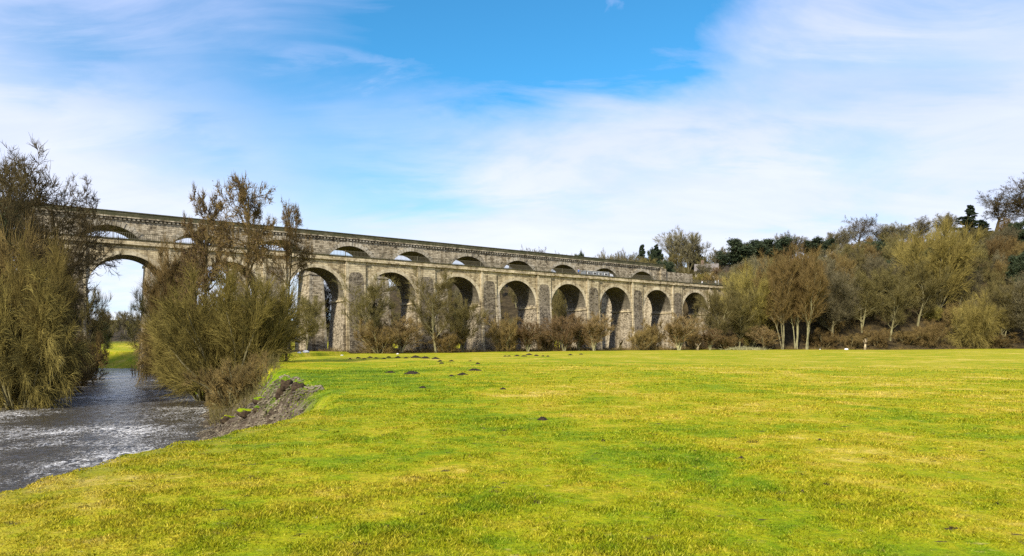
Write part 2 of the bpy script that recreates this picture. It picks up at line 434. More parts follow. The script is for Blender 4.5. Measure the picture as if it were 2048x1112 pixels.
def aqueduct():
    root = thing('canal_aqueduct', 'long lower sandstone aqueduct with ten round arches and an iron railing, in front of the taller viaduct', 'aqueduct',
                 (-73.7, 106.2, 0), DIRA)
    root['label'] = 'lower sandstone canal aqueduct with round arches standing in front of the taller viaduct'
    D = 7.4; r = 5.72; spring = 11.1; top = 18.5
    ks = list(range(-8, 4))
    for k in ks:
        s = 97.1+16.2*k
        a = arch_part(root, s+2.1, s+18.3, s+4.48+r, r, spring, top, D, 'arch', aq_stone)
        ring_part(a, s+4.48+r, r, spring, D, .72, 34, .05, .0, 0, aq_ring, k)
    for k in ks+[4]:
        s = 97.1+16.2*k
        # pier shaft between the arches, battered
        x0, x1 = s-.28, s+4.48
        p = rect_loft([(-6.5, x0-1.0, x1+1.0, -1.35, D+1.35), (0, x0-.55, x1+.55, -.8, D+.8), (10.2, x0-.02, x1+.02, -.05, D+.05), (spring, x0, x1, 0, D)]).build('pier', rubble, root)
        rect_loft([(10.22, x0-.2, x1+.2, -.12, D+.12), (10.30, x0-.28, x1+.28, -.2, D+.2), (10.62, x0-.28, x1+.28, -.2, D+.2)]).build('impost_band', aq_trim, p)
        # projecting pilaster with dressed edges and a rubble infill panel
        mb = MB(); px0, px1 = s, s+4.2
        mb.loft([[(px0-e, y, z), (px1+e, y, z), (px1+e, .3, z), (px0-e, .3, z)] for z, e, y in ((-6.5, .3, -2.1), (0, .12, -1.35), (11.1, 0, -.42), (top-.01, 0, -.26))])
        pl = mb.build('pilaster', aq_trim, root)
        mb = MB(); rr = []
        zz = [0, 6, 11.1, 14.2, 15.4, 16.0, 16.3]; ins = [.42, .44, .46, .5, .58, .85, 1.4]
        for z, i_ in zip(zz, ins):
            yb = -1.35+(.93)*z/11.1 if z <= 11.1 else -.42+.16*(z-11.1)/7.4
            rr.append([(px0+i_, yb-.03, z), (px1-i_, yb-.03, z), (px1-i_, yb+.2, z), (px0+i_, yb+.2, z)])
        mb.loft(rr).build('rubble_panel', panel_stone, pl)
        for e0 in (px0, ):
            MB().box(e0-.05, e0+.5, -.34, .1, 11.3, top-.02).build('quoin_strip', aq_ring, pl)
    s0, s1 = 97.1-8*16.2-30, 97.1+5*16.2+14
    # solid approach walls either end
    MB().box(s0, 97.1-8*16.2-.28, 0, D, -6, top).build('abutment', aq_stone, root)
    MB().box(97.1+4*16.2+4.5, s1, 0, D, -2, top).build('abutment', aq_stone, root)
    mb = MB()
    for y0, y1 in ((-.50, .6), (D-.6, D+.50)): mb.box(s0, s1, y0, y1, top+.005, top+.27)
    mb.build('cornice', aq_trim, root, bevel=.03)
    mb = MB()
    for y0, y1 in ((-.22, .42), (D-.42, D+.22)): mb.box(s0, s1, y0, y1, top+.27, top+.86)
    pa = mb.build('parapet', aq_trim, root)
    mb = MB()
    for y0, y1 in ((-.38, .5), (D-.5, D+.38)): mb.box(s0, s1, y0, y1, top+.863, top+1.02)
    mb.build('coping', mossy, pa, bevel=.03)
    MB().box(s0, s1, .6, D-.6, top+.01, top+.3).build('towpath', rubble, root)
    MB().box(s0, s1, 1.2, 5.0, top+.31, top+.36).build('canal_water', plain('canal_water', (.02, .025, .02), .08), root)
    # projecting pilaster heads break the cornice line
    for k in ks+[4]:
        s = 97.1+16.2*k
        mb = MB()
        mb.box(s-.12, s+4.32, -.72, -.503, top-.03, top+.268)
        mb.build('cornice_break', aq_trim, root)
    # railings
    for nm, yy, lab in (('iron_railing', .05, 'thin iron railing with upright bars along the near parapet of the aqueduct'), ):
        rl = thing(nm, lab, 'railing', (-73.7, 106.2, 0), DIRA)
        zb = top+1.02; zt = zb+1.05
        s = s0+30
        while s < s1-10:
            mb = MB()
            e = min(s+8.1, s1-8)
            mb.box(s, e, yy-.03, yy+.03, zt-.06, zt); mb.box(s, e, yy-.025, yy+.025, zb+.12, zb+.17)
            x = s+.15
            while x < e: mb.box(x-.025, x+.025, yy-.025, yy+.025, zb, zt+.04); x += .3
            mb.build('bar_panel', iron, rl)
            MB().box(s-.05, s+.05, yy-.05, yy+.05, zb, zt+.12).build('post', iron, rl)
            s += 8.1
    return root
aq = aqueduct()

def viaduct():
    root = thing('railway_viaduct', 'taller stone railway viaduct rising behind the lower aqueduct', 'viaduct', (-85.07, 122.6, 0), DIRA)
    D = 8.4; r = 6.6; spring = 18.1; top = 25.9
    ks = list(range(-8, 5))
    for k in ks:
        c = 89.6+16.2*k
        a = arch_part(root, c-8.1, c+8.1, c, r, spring, top, D, 'arch', vi_stone)
        ring_part(a, c, r, spring, D, .95, 29, .12, .13, .12, vi_ring, k+50)
    for k in ks+[5]:
        c = 81.5+16.2*k
        x0, x1 = c-1.5, c+1.5
        p = rect_loft([(-6.5, x0-1.1, x1+1.1, -1., D+1.), (0, x0-.8, x1+.8, -.7, D+.7), (17.4, x0-.02, x1+.02, -.03, D+.03), (spring, x0, x1, 0, D)]).build('pier', vi_stone, root)
        rect_loft([(17.4, x0-.25, x1+.25, -.25, D+.25), (17.9, x0-.25, x1+.25, -.25, D+.25)]).build('impost_band', vi_ring, p)
        for y in (-.001, ):
            # dressed quoins down the corners of the pier
            for sd in (0, 1):
                mb = MB(); z = -4.0; j = 0
                while z < 17:
                    t = max(0, min(1, z/17.4)); e = .8*(1-t); yb = -.7*(1-t)
                    w = .75 if j % 2 else .45
                    if sd == 0: mb.box(x0-e-.03, x0-e+w, yb-.06, yb+.3, z, z+.5)
                    else: mb.box(x1+e-w, x1+e+.03, yb-.06, yb+.3, z, z+.5)
                    z += .52; j += 1
                mb.build('quoin_strip', vi_ring, p)
    s0, s1 = 89.6-8*16.2-30, 89.6+4*16.2+8.1
    MB().box(s0, 89.6-8*16.2-8.1, 0, D, -6, top).build('abutment', vi_stone, root)
    MB().box(s1-.2, s1+2.2, -.7, D+.7, 0, top+.2).build('end_pilaster', vi_stone, root)
    MB().box(s1+2.2, s1+16, 0, D, 8, top-.6).build('abutment', vi_stone, root)
    mb = MB(); s = s0+24
    while s < s1:
        mb.box(s, s+.42, -.38, 0.02, top-.02, top+.36); s += .78
    mb.build('corbel_course', vi_ring, root)
    mb = MB()
    for y0, y1 in ((-.55, .7), (D-.7, D+.55)): mb.box(s0, s1+1, y0, y1, top+.363, top+.62)
    mb.build('cornice', vi_stone, root, bevel=.03)
    mb = MB()
    for y0, y1 in ((-.18, .32), (D-.32, D+.18)): mb.box(s0, s1+1.5, y0, y1, top+.62, top+1.45)
    pa = mb.build('parapet', mossy, root)
    mb = MB()
    for y0, y1 in ((-.28, .42), (D-.42, D+.28)): mb.box(s0, s1+1.6, y0, y1, top+1.452, top+1.68)
    mb.build('coping', mossy, pa, bevel=.03)
    MB().box(s0, s1, .7, D-.7, top+.01, top+.5).build('track_bed', rubble, root)
    MB().box(s0, s1, .02, D-.02, top-.0, top+.36).build('deck', vi_stone, root)
    return root
vi = viaduct()
def on_bridge(s, n, z, base=(-73.7, 106.2)):
    return (base[0]+.8215*s-.5702*n, base[1]+.5702*s+.8215*n, z)

# ------------------------------------------------------------------ trees
def prisms(P0, P1, R0, R1, sides, V, Fq):
    P0 = np.asarray(P0, np.float32); P1 = np.asarray(P1, np.float32)
    if len(P0) == 0: return
    R0 = np.asarray(R0, np.float32)[:, None]; R1 = np.asarray(R1, np.float32)[:, None]
    d = P1-P0; d /= (np.linalg.norm(d, axis=1, keepdims=True)+1e-9)
    h = np.where(np.abs(d[:, 2:3]) < .9, np.array([[0, 0, 1.]]), np.array([[1., 0, 0]]))
    u = np.cross(d, h); u /= np.linalg.norm(u, axis=1, keepdims=True); w = np.cross(d, u)
    vs = []
    for P, Rr in ((P0, R0), (P1, R1)):
        for k in range(sides):
            t = 2*math.pi*k/sides
            vs.append(P+Rr*(math.cos(t)*u+math.sin(t)*w))
    vs = np.stack(vs, 1)
    base = sum(len(v) for v in V)
    off = base+np.arange(len(P0))[:, None]*(2*sides)
    for k in range(sides):
        j = (k+1) % sides
        Fq.append(off+np.array([[k, j, sides+j, sides+k]]))
    V.append(vs.reshape(-1, 3))

def norm3(v):
    l = math.sqrt(v[0]**2+v[1]**2+v[2]**2)+1e-9
    return (v[0]/l, v[1]/l, v[2]/l)

def skeleton(rnd, P):
    segs = [[] for _ in range(8)]
    def grow(p, d, L, r, lev, seedang):
        n = P['nseg'][lev]; st = L/n; wig = P['wig'][lev]; tr = P['trop'][lev]
        nch = P['nch'][lev] if lev < len(P['nch']) else 0
        ang = seedang; start = P['start'][lev]
        for i in range(n):
            g = rnd.gauss
            d = norm3((d[0]+g(0, wig), d[1]+g(0, wig), d[2]+g(0, wig)+tr))
            q = (p[0]+d[0]*st, p[1]+d[1]*st, p[2]+d[2]*st)
            f0, f1 = i/n, (i+1)/n
            ra, rb = r*(1-f0*(1-P['tip'])), r*(1-f1*(1-P['tip']))
            segs[lev].append((p, q, ra, rb))
            if lev < len(P['nch']) and f1 > start:
                m = nch/(n*(1-start)); m = int(m)+(rnd.random() < m-int(m))
                for _ in range(m):
                    ang += 2.4+rnd.uniform(-.5, .5); f = rnd.random()
                    b = (p[0]+(q[0]-p[0])*f, p[1]+(q[1]-p[1])*f, p[2]+(q[2]-p[2])*f)
                    th = P['ang'][lev]*rnd.uniform(.7, 1.25)
                    ax = (0, 0, 1) if abs(d[2]) < .95 else (1, 0, 0)
                    u = norm3((d[1]*ax[2]-d[2]*ax[1], d[2]*ax[0]-d[0]*ax[2], d[0]*ax[1]-d[1]*ax[0]))
                    w = (d[1]*u[2]-d[2]*u[1], d[2]*u[0]-d[0]*u[2], d[0]*u[1]-d[1]*u[0])
                    ca, sa = math.cos(ang), math.sin(ang); ct, s_ = math.cos(th), math.sin(th)
                    nd = tuple(d[c]*ct+(u[c]*ca+w[c]*sa)*s_ for c in range(3))
                    rel = (f1-start)/(1-start+1e-9)
                    shape = P['shape'](rel) if lev == 0 else (1-.5*rel)
                    grow(b, nd, L*P['ratio'][lev]*shape*rnd.uniform(.75, 1.2), rb*P['rr'][lev]*rnd.uniform(.8, 1.1), lev+1, rnd.uniform(0, 6.28))
            p = q
        return
    for _ in range(P.get('stems', 1)):
        a = rnd.uniform(0, 6.28); lean = P.get('lean', .05)*rnd.uniform(.3, 1.3) if P.get('stems', 1) > 1 else P.get('lean', .03)
        d = norm3((math.cos(a)*lean, math.sin(a)*lean, 1))
        rr = P.get('base_r', 0)*math.sqrt(rnd.random())
        grow((math.cos(a)*rr*.25, math.sin(a)*rr*.25, -.4), d, P['L']*rnd.uniform(.8, 1.05) if P.get('stems', 1) > 1 else P['L'], P['r'], 0, rnd.uniform(0, 6.28))
    return segs

def twigs(rng, segs, per, L, r, up=.2, follow=.7, rand=.6):
    """fine twigs grown from every given segment; returns two-piece arrays"""
    P0 = np.array([s[0] for s in segs]); P1 = np.array([s[1] for s in segs])
    i = rng.integers(0, len(segs), int(len(segs)*per))
    f = rng.random((len(i), 1)); b = P0[i]+(P1[i]-P0[i])*f
    d = P1[i]-P0[i]; d /= np.linalg.norm(d, axis=1, keepdims=True)+1e-9
    d = d*follow+rng.normal(0, rand, d.shape)+np.array([0, 0, up]); d /= np.linalg.norm(d, axis=1, keepdims=True)+1e-9
    l = L*rng.uniform(.5, 1.2, (len(i), 1))
    m = b+d*l*.5
    d2 = d+rng.normal(0, .3, d.shape)+np.array([0, 0, up*.6]); d2 /= np.linalg.norm(d2, axis=1, keepdims=True)
    e = m+d2*l*.5
    rs = np.full(len(i), r)
    return np.concatenate([b, m]), np.concatenate([m, e]), np.concatenate([rs, rs*.75]), np.concatenate([rs*.75, rs*.35])

def leaf_mesh(rng, C, size, flat=.0):
    n = len(C)
    a = rng.normal(0, 1, (n, 3)); a /= np.linalg.norm(a, axis=1, keepdims=True)
    b = rng.normal(0, 1, (n, 3)); b[:, 2] *= (1-flat); a[:, 2] *= (1-flat)
    b -= a*(a*b).sum(1, keepdims=True); b /= np.linalg.norm(b, axis=1, keepdims=True)+1e-9
    s = size*rng.uniform(.6, 1.3, (n, 1))
    V = np.stack([C-a*s, C+b*s*.55, C+a*s, C-b*s*.55], 1).reshape(-1, 3)
    return V, np.arange(4*n).reshape(-1, 4)

def make_tree(name, seed, P, wood, twig, cat='tree', leaves=None, nobase=False):
    """P['H'] is the real height the prototype is normalised to: returns root at origin, hidden prototypes are the first instances"""
    rnd = random.Random(seed); rng = np.random.default_rng(seed)
    segs = skeleton(rnd, P)
    Vt, Ft, Vc, Fc = [], [], [], []
    nl = len(P['nch'])+1
    for lev in range(nl):
        s = segs[lev]
        if not s: continue
        a = list(zip(*s)); rmin = P.get('rmin', .016)
        r0 = np.maximum(np.array(a[2]), rmin); r1 = np.maximum(np.array(a[3]), rmin*.8)
        if lev <= P.get('trunk_levels', 1): prisms(a[0], a[1], r0, r1, 7 if lev == 0 else 5, Vt, Ft)
        else: prisms(a[0], a[1], r0, r1, 3, Vc, Fc)
    src = [x for lev in range(max(1, nl-2), nl) for x in segs[lev]]
    t = twigs(rng, src, P['tw'], P['twL'], P['twr'], P.get('twup', .2), P.get('follow', .7), P.get('twrand', .6))
    prisms(*t, 3, Vc, Fc)
    if P.get('tw2'):
        sub = list(zip(t[0], t[1])); k = rng.integers(0, len(sub), int(len(sub)*P['tw2']))
        s2 = [sub[j] for j in k]
        t2 = twigs(rng, s2, 1, P['twL']*.6, P['twr']*.8, P.get('twup', .2), .6, .7)
        prisms(*t2, 3, Vc, Fc)
    allv = np.concatenate([v for v in Vt+Vc]); zmax = np.percentile(allv[:, 2], 99.9)
    sc = P['H']/zmax
    Wd = np.percentile(np.hypot(allv[:, 0], allv[:, 1]), 97.5)*sc
    root = thing(name, name.replace('_', ' '), cat)
    o1 = obj('trunk', new_mesh(name+'_trunk', np.concatenate(Vt)*sc, Ft), wood, root, True)
    o2 = obj('crown', new_mesh(name+'_crown', np.concatenate(Vc)*sc, Fc), twig, root)
    if leaves:
        C = []
        for lv, per, spread in leaves['on']:
            s = [x for x in segs[lv] if leaves.get('zmax', 9e9)*P['L'] >= x[0][2]]
            A0 = np.array([x[0] for x in s]); A1 = np.array([x[1] for x in s])
            i = rng.integers(0, len(s), int(len(s)*per)); f = rng.random((len(i), 1))
            C.append(A0[i]+(A1[i]-A0[i])*f+rng.normal(0, spread, (len(i), 3)))
        C = np.concatenate(C)*sc
        V, Fa = leaf_mesh(rng, C, leaves['size'])
        o3 = obj(leaves.get('name', 'foliage'), new_mesh(name+'_foliage', V, [Fa]), leaves['mat'], root)
    root['_H'] = P['H']; root['_W'] = float(Wd)
    return root

B_olive = bark('twigs_olive', (.064, .053, .020), (.215, .178, .066))
B_yellow = bark('twigs_yellow', (.085, .068, .019), (.31, .245, .072))
B_gold = bark('twigs_gold', (.095, .078, .022), (.32, .265, .07))
B_brown = bark('twigs_brown', (.075, .052, .020), (.25, .175, .065))
B_red = bark('twigs_russet', (.095, .064, .028), (.27, .185, .085))
B_dark = bark('bark_dark', (.040, .030, .014), (.125, .096, .045))
B_grey = bark('twigs_grey', (.064, .055, .030), (.215, .185, .10))
B_trunk = bark('bark_mossy', (.09, .08, .035), (.26, .23, .12))
B_pale = bark('bark_pale', (.13, .12, .06), (.34, .31, .17))
L_ivy = leafmat('ivy_leaves', (.022, .028, .009), (.075, .085, .026))
L_con = leafmat('conifer_needles', (.012, .022, .010), (.045, .065, .028))
L_hol = leafmat('evergreen_leaves', (.020, .032, .014), (.075, .10, .045))
L_cat = leafmat('catkins', (.045, .028, .014), (.13, .08, .035))

round_ = lambda t: .55+1.0*math.sin(min(1, t*1.05)*math.pi*.85)*.6
cone = lambda t: 1.15-.95*t
PR = {}
def base(**k):
    d = dict(H=14, L=9, r=.22, stems=1, lean=.04, tip=.25, nseg=[8, 7, 5, 4, 3], wig=[.06, .10, .12, .13, .14], trop=[.02, .05, .05, .05, .04],
             nch=[12, 6, 5, 4], start=[.35, .15, .15, .1, 0], ang=[.8, .6, .5, .5], ratio=[.58, .5, .5, .6], rr=[.58, .5, .5, .6], follow=.9, twrand=.25,
             shape=round_, tw=.65, twL=.95, twr=.0125, twup=.28)
    d.update(k); return d
# generic woodland broadleaf trees, bare in winter
PR['wood_a'] = make_tree('bare_tree', 1, base(), B_trunk, B_olive)
PR['wood_b'] = make_tree('bare_tree', 2, base(L=10, nch=[18, 7, 6, 3], ang=[.65, .6, .7, .7], trop=[.02, .12, .1, .05, .02]), B_trunk, B_grey)
PR['wood_c'] = make_tree('bare_tree', 3, base(stems=3, lean=.22, L=8.5, nch=[8, 6, 5, 3], base_r=.4, r=.15), B_trunk, B_olive)
PR['wood_d'] = make_tree('bare_tree', 4, base(L=10, stems=4, lean=.14, base_r=.7, r=.10, nch=[9, 6, 5, 3], ang=[.45, .45, .45, .5], start=[.4, .1, .1, .1, 0], trop=[.01, .12, .1, .08, .04]), B_pale, B_brown)
# spreading oak against the sky
PR['oak'] = make_tree('spreading_tree', 11, base(H=17, L=7.5, r=.42, nch=[12, 9, 6, 4], ang=[.95, .7, .65, .6], ratio=[.95, .55, .5, .5], wig=[.07, .17, .2, .2, .2],
                      trop=[.01, .03, .03, .02, .02], start=[.42, .25, .15, .1, 0], rr=[.5, .5, .5, .55], shape=lambda t: 1.05-.2*t, tw=.5, twL=.5, twr=.013), B_dark, B_dark)
PR['ash'] = make_tree('round_crowned_tree', 13, base(H=20, L=13, r=.34, nch=[12, 9, 6, 4], ang=[1.0, .7, .65, .6], ratio=[.46, .6, .5, .5], wig=[.05, .17, .2, .2, .2],
                      trop=[.01, .03, .03, .02, .02], start=[.5, .2, .15, .1, 0], rr=[.5, .5, .5, .55], shape=lambda t: 1.05-.3*t, tw=.5, twL=.45, twr=.013), B_dark, B_dark)
# fan-shaped lime with ascending limbs
PR['fan'] = make_tree('fan_shaped_tree', 12, base(H=18, L=8, stems=4, lean=.30, base_r=.5, r=.22, nch=[10, 8, 6, 3], ang=[.55, .5, .5, .5], ratio=[.75, .55, .5, .55],
                      trop=[.02, .06, .06, .05, .03], wig=[.05, .08, .10, .12, .12], start=[.3, .2, .1, .1, 0], shape=lambda t: 1.05-.3*t, tw=.55, twL=.7, twr=.014), B_grey, B_grey)
# riverside alders with dark catkins
al = dict(H=17, L=13, r=.26, nch=[26, 6, 5, 3], ang=[1.0, .65, .6, .6], ratio=[.33, .5, .5, .55], shape=lambda t: 1.1-.5*t, start=[.3, .15, .1, .1, 0],
          trop=[.01, .06, .05, .03, 0], tw=.5, twL=.5, twr=.012)
PR['alder_a'] = make_tree('riverside_alder', 21, base(**al), B_dark, B_brown, leaves=dict(on=[(4, 1.0, .08), (3, 1.0, .1)], size=.085, mat=L_cat, name='catkins'))
PR['alder_b'] = make_tree('riverside_alder', 22, base(H=18, L=12, r=.24, nch=[18, 7, 5, 3], ang=[1.0, .7, .65, .6], ratio=[.30, .6, .5, .5], wig=[.03, .15, .2, .2, .2],
                      trop=[.01, .03, .03, .02, .02], start=[.58, .2, .15, .1, 0], rr=[.5, .5, .5, .55], shape=lambda t: 1.1-.4*t, tw=.4, twL=.4, twr=.012), B_dark, B_brown,
                          leaves=dict(on=[(4, .35, .08), (3, .4, .1)], size=.085, mat=L_cat, name='catkins'))
# willow bushes: many arching stems
wl = dict(H=8, L=5.2, stems=15, lean=.85, base_r=1.1, r=.095, nch=[6, 5, 5], nseg=[8, 6, 4, 3], ang=[.45, .4, .4], ratio=[.55, .55, .6], start=[.15, .1, .1, 0],
          trop=[.03, .02, 0, -.02], wig=[.10, .12, .12, .12], rr=[.5, .55, .6], shape=lambda t: 1.1-.4*t, tw=1.25, twL=1.0, twr=.011, rmin=.013, twup=.08, follow=.95, twrand=.2, trunk_levels=0)
PR['willow_a'] = make_tree('willow_bush', 31, base(**wl), B_trunk, B_gold, 'bush')
PR['willow_b'] = make_tree('willow_bush', 32, base(**{**wl, 'lean': .65, 'stems': 14}), B_trunk, B_yellow, 'bush')
PR['willow_c'] = make_tree('willow_bush', 33, base(**{**wl, 'trop': [.0, -.04, -.05, -.05], 'twup': -.25}), B_trunk, B_yellow, 'bush')
PR['willow_d'] = make_tree('willow_bush', 34, base(**{**wl, 'trop': [.02, -.02, -.04, -.04], 'twup': -.15, 'twrand': .28}), B_trunk, B_brown, 'bush')
# russet scrub on bent stems
PR['scrub_a'] = make_tree('thorn_bush', 41, base(H=6, L=3.4, stems=4, lean=.42, base_r=.3, r=.11, nch=[6, 5, 4, 3], ang=[.55, .5, .45, .45], ratio=[.68, .58, .55, .55], wig=[.12, .14, .14, .14, .14],
                         nseg=[6, 5, 4, 3, 3], start=[.3, .1, .1, .1, 0], trop=[.02, .05, .05, .04, .02], shape=lambda t: 1.1-.3*t, tw=.55, twL=.45, twr=.012, follow=.95, twrand=.22), B_pale, B_red, 'bush')
PR['scrub_b'] = make_tree('thorn_bush', 42, base(H=5, L=3, stems=8, lean=.7, base_r=.8, r=.07, nch=[5, 4, 4, 3], ang=[.5, .5, .5, .5], ratio=[.6, .6, .55, .55], wig=[.16, .18, .16, .16, .16],
                         nseg=[6, 5, 4, 3, 3], start=[.1, .1, .1, .1, 0], shape=lambda t: 1.1-.5*t, tw=.5, twL=.45, twr=.012, follow=.95, twrand=.25), B_trunk, B_brown, 'bush')
# ivy-clad tree
PR['ivy'] = make_tree('ivy_clad_tree', 51, base(H=14, L=10, nch=[12, 7, 5, 3], r=.25), B_dark, B_dark, leaves=dict(on=[(0, 1500, .75), (1, 150, .5)], size=.095, mat=L_ivy, name='ivy', zmax=.9))
# conifers
cf = dict(H=16, L=15, r=.22, nch=[70, 9], nseg=[16, 6, 4], ang=[1.45, .8], ratio=[.27, .35], shape=lambda t: 1.15-1.0*t, start=[.12, .1, 0], trop=[.02, .0, 0], wig=[.01, .05, .08],
          rr=[.25, .5], tw=1, twL=.3, twr=.012, trunk_levels=0)
PR['conifer'] = make_tree('conifer', 61, base(**cf), B_dark, B_dark, leaves=dict(on=[(1, 28, .12), (2, 9, .12)], size=.20, mat=L_con, name='needles'))
PR['evergreen'] = make_tree('evergreen_tree', 62, base(H=12, L=8, nch=[18, 9, 7], nseg=[8, 6, 4, 3], ang=[.9, .7, .7], ratio=[.6, .5, .5], start=[.15, .1, .1, 0]), B_dark, B_dark,
                            leaves=dict(on=[(2, 14, .3), (3, 9, .3)], size=.17, mat=L_hol, name='foliage'))
used = set()
placed = []
def at(px, Y): return ((px-CX)*Y/F, Y)
def put(kind, px, Y, topy, label, cat=None, group=None, wpx=None, rz=None, sink=0., name=None, lean=None):
    """stands a tree of this kind so that its top reaches the height seen"""
    x, y = at(px, Y); z = h1(x, y)-sink
    hgt = (HY-topy)*Y/F+CAMZ-z
    return put_h(kind, x, y, z, hgt, label, cat, group, wpx*Y/F if wpx else None, rz, lean)
def put_h(kind, x, y, z, hgt, label, cat=None, group=None, width=None, rz=None, lean=None):
    pr = PR[kind]; s = hgt/pr['_H']; sw = (width/2)/pr['_W'] if width else s
    sw = min(max(sw, s*(.95 if kind == 'conifer' else .44 if kind.startswith('willow') else .8 if kind in ('oak', 'ash') else (.42 if kind.startswith('alder') else .56))), s*1.9)
    rnd = random.Random(int(x*97+y*31)); rz = rnd.uniform(0, 6.28) if rz is None else rz
    if kind in used: o = dup(pr, (x, y, z), rz, (sw, sw, s), label, cat, group)
    else:
        used.add(kind); o = pr; o.location = (x, y, z); o.rotation_euler = (0, 0, rz); o.scale = (sw, sw, s); o['label'] = label
        if group: o['group'] = group
        if cat: o['category'] = cat
    if lean: o.rotation_euler = (lean[0], lean[1], rz)
    placed.append((x, y)); return o

# --- left bank
put('oak', -20, 84, 275, 'tall dark bare tree whose crown reaches highest in the far left corner', wpx=420)
put('ash', 118, 92, 325, 'wide bare tree spreading over the left end of the viaduct parapet', wpx=230)
put('ivy', 8, 74, 285, 'tall ivy-clad tree at the left edge, below the highest bare crown', wpx=120)
put('willow_d', -25, 63, 375, 'huge russet-brown bush filling the left edge of the photo', wpx=240)
put('willow_b', 70, 60, 480, 'yellow-olive arching bush in front of the left end of the aqueduct', wpx=150)
put('ivy', 100, 66, 430, 'dark ivy-covered trunk mass under the left end of the viaduct', wpx=110)
put('ivy', 132, 99, 500, 'smaller ivy-covered tree against the left pier of the first river arch', wpx=90)
put('willow_c', 40, 57, 540, 'olive bush overhanging the river, lowest at the left edge', wpx=240)
put('willow_d', 88, 73, 630, 'low dark brown bush with trailing branches on the left river bank', wpx=170)
put('scrub_b', 135, 86, 665, 'small tangled bush at the water beside the first river arch', wpx=110)
put('willow_d', 10, 66, 600, 'brown bush drooping to the water at the far left bank', wpx=200)
put('wood_c', 172, 108, 570, 'bare branching tree seen against the sky inside the first river arch', wpx=110)
put('ivy', 215, 176, 618, 'bushy green ivied tree beyond the first river arch', wpx=70)
put('scrub_b', 165, 100, 665, 'thin bush on the left bank just under the first river arch', wpx=80)
# --- right bank clump
put('willow_a', 462, 57, 535, 'largest olive willow bush, beside the river in front of the aqueduct', wpx=270)
put('willow_a', 410, 64, 590, 'olive willow bush overhanging the water, left of the largest one', wpx=190)
put('willow_b', 505, 62, 590, 'light olive willow bush at the right side of the riverside clump', wpx=190)
put('willow_d', 350, 88, 600, 'brown bush at the foot of the second aqueduct pier beside the water', wpx=150)
put('scrub_b', 470, 50, 705, 'low dark bush at the foot of the largest willow, above the eroded bank', wpx=150)
put('alder_b', 492, 60, 350, 'tallest alder of the clump, with a round catkin-dotted crown above the viaduct', wpx=185)
put('alder_a', 415, 62, 368, 'slim alder just left of the tallest round-crowned one', wpx=130)
put('alder_a', 388, 82, 425, 'shorter brown alder, leftmost to rise above the viaduct parapet', wpx=110)
put('wood_d', 352, 84, 480, 'thin brown tree in front of the second aqueduct arch', wpx=120)
put('alder_b', 572, 66, 400, 'small alder with open crown, rightmost to rise above the viaduct parapet', wpx=95)
put('wood_c', 322, 96, 560, 'leaning tree with dark limbs at the right side of the first river arch', wpx=80)
# --- in front of and between the arches
put('wood_b', 645, 158, 545, 'slender dark tree standing behind the third visible arch', wpx=70)
put('wood_c', 612, 118, 590, 'olive tree screening the pier left of the third visible arch', wpx=90)
put('wood_a', 736, 128, 545, 'full olive tree in front of the pier between third and fourth visible arches', wpx=130)
put('ivy', 757, 150, 560, 'dark green ivied tree seen through the fourth visible arch', wpx=60)
put('scrub_b', 758, 126, 640, 'brown bush with dark base under the fourth visible arch', wpx=90)
put('scrub_a', 805, 134, 630, 'russet bush at the right pier of the fourth visible arch', wpx=85)
put('wood_a', 872, 136, 535, 'olive tree with fine high crown in front of the fifth visible arch', wpx=125)
put('wood_c', 925, 141, 600, 'dark olive tree with low crown inside the fifth visible arch', wpx=100)
put('scrub_b', 893, 138, 655, 'low brown bush at the foot of the tree before the fifth arch', wpx=80)
put('scrub_b', 1010, 150, 625, 'brown bush filling the lower left of the sixth visible arch', wpx=90)
put('scrub_a', 1056, 150, 640, 'small fork-stemmed tree standing before the right pier of the sixth arch', wpx=65)
put('scrub_b', 1092, 158, 650, 'brown bush left of the tallest russet bush', wpx=60)
put('scrub_a', 1128, 156, 628, 'tall russet bush in front of the seventh visible arch', wpx=80)
put('scrub_a', 1158, 162, 628, 'russet bush between the seventh and eighth visible arches', wpx=70)
put('scrub_a', 1188, 160, 626, 'round-topped russet bush at the left pier of the eighth arch', wpx=75)
put('wood_c', 1115, 186, 560, 'olive tree behind the seventh visible arch', wpx=70)
put('scrub_b', 1282, 172, 652, 'low brown bush left of the ninth visible arch', wpx=60)
put('scrub_b', 1305, 180, 640, 'brown bush inside the ninth visible arch', wpx=60)
put('scrub_a', 1358, 174, 628, 'reddish bush on a single bent stem before the last arch', wpx=85)
put('scrub_b', 1390, 186, 648, 'small dark bush inside the last arch on the right', wpx=45)
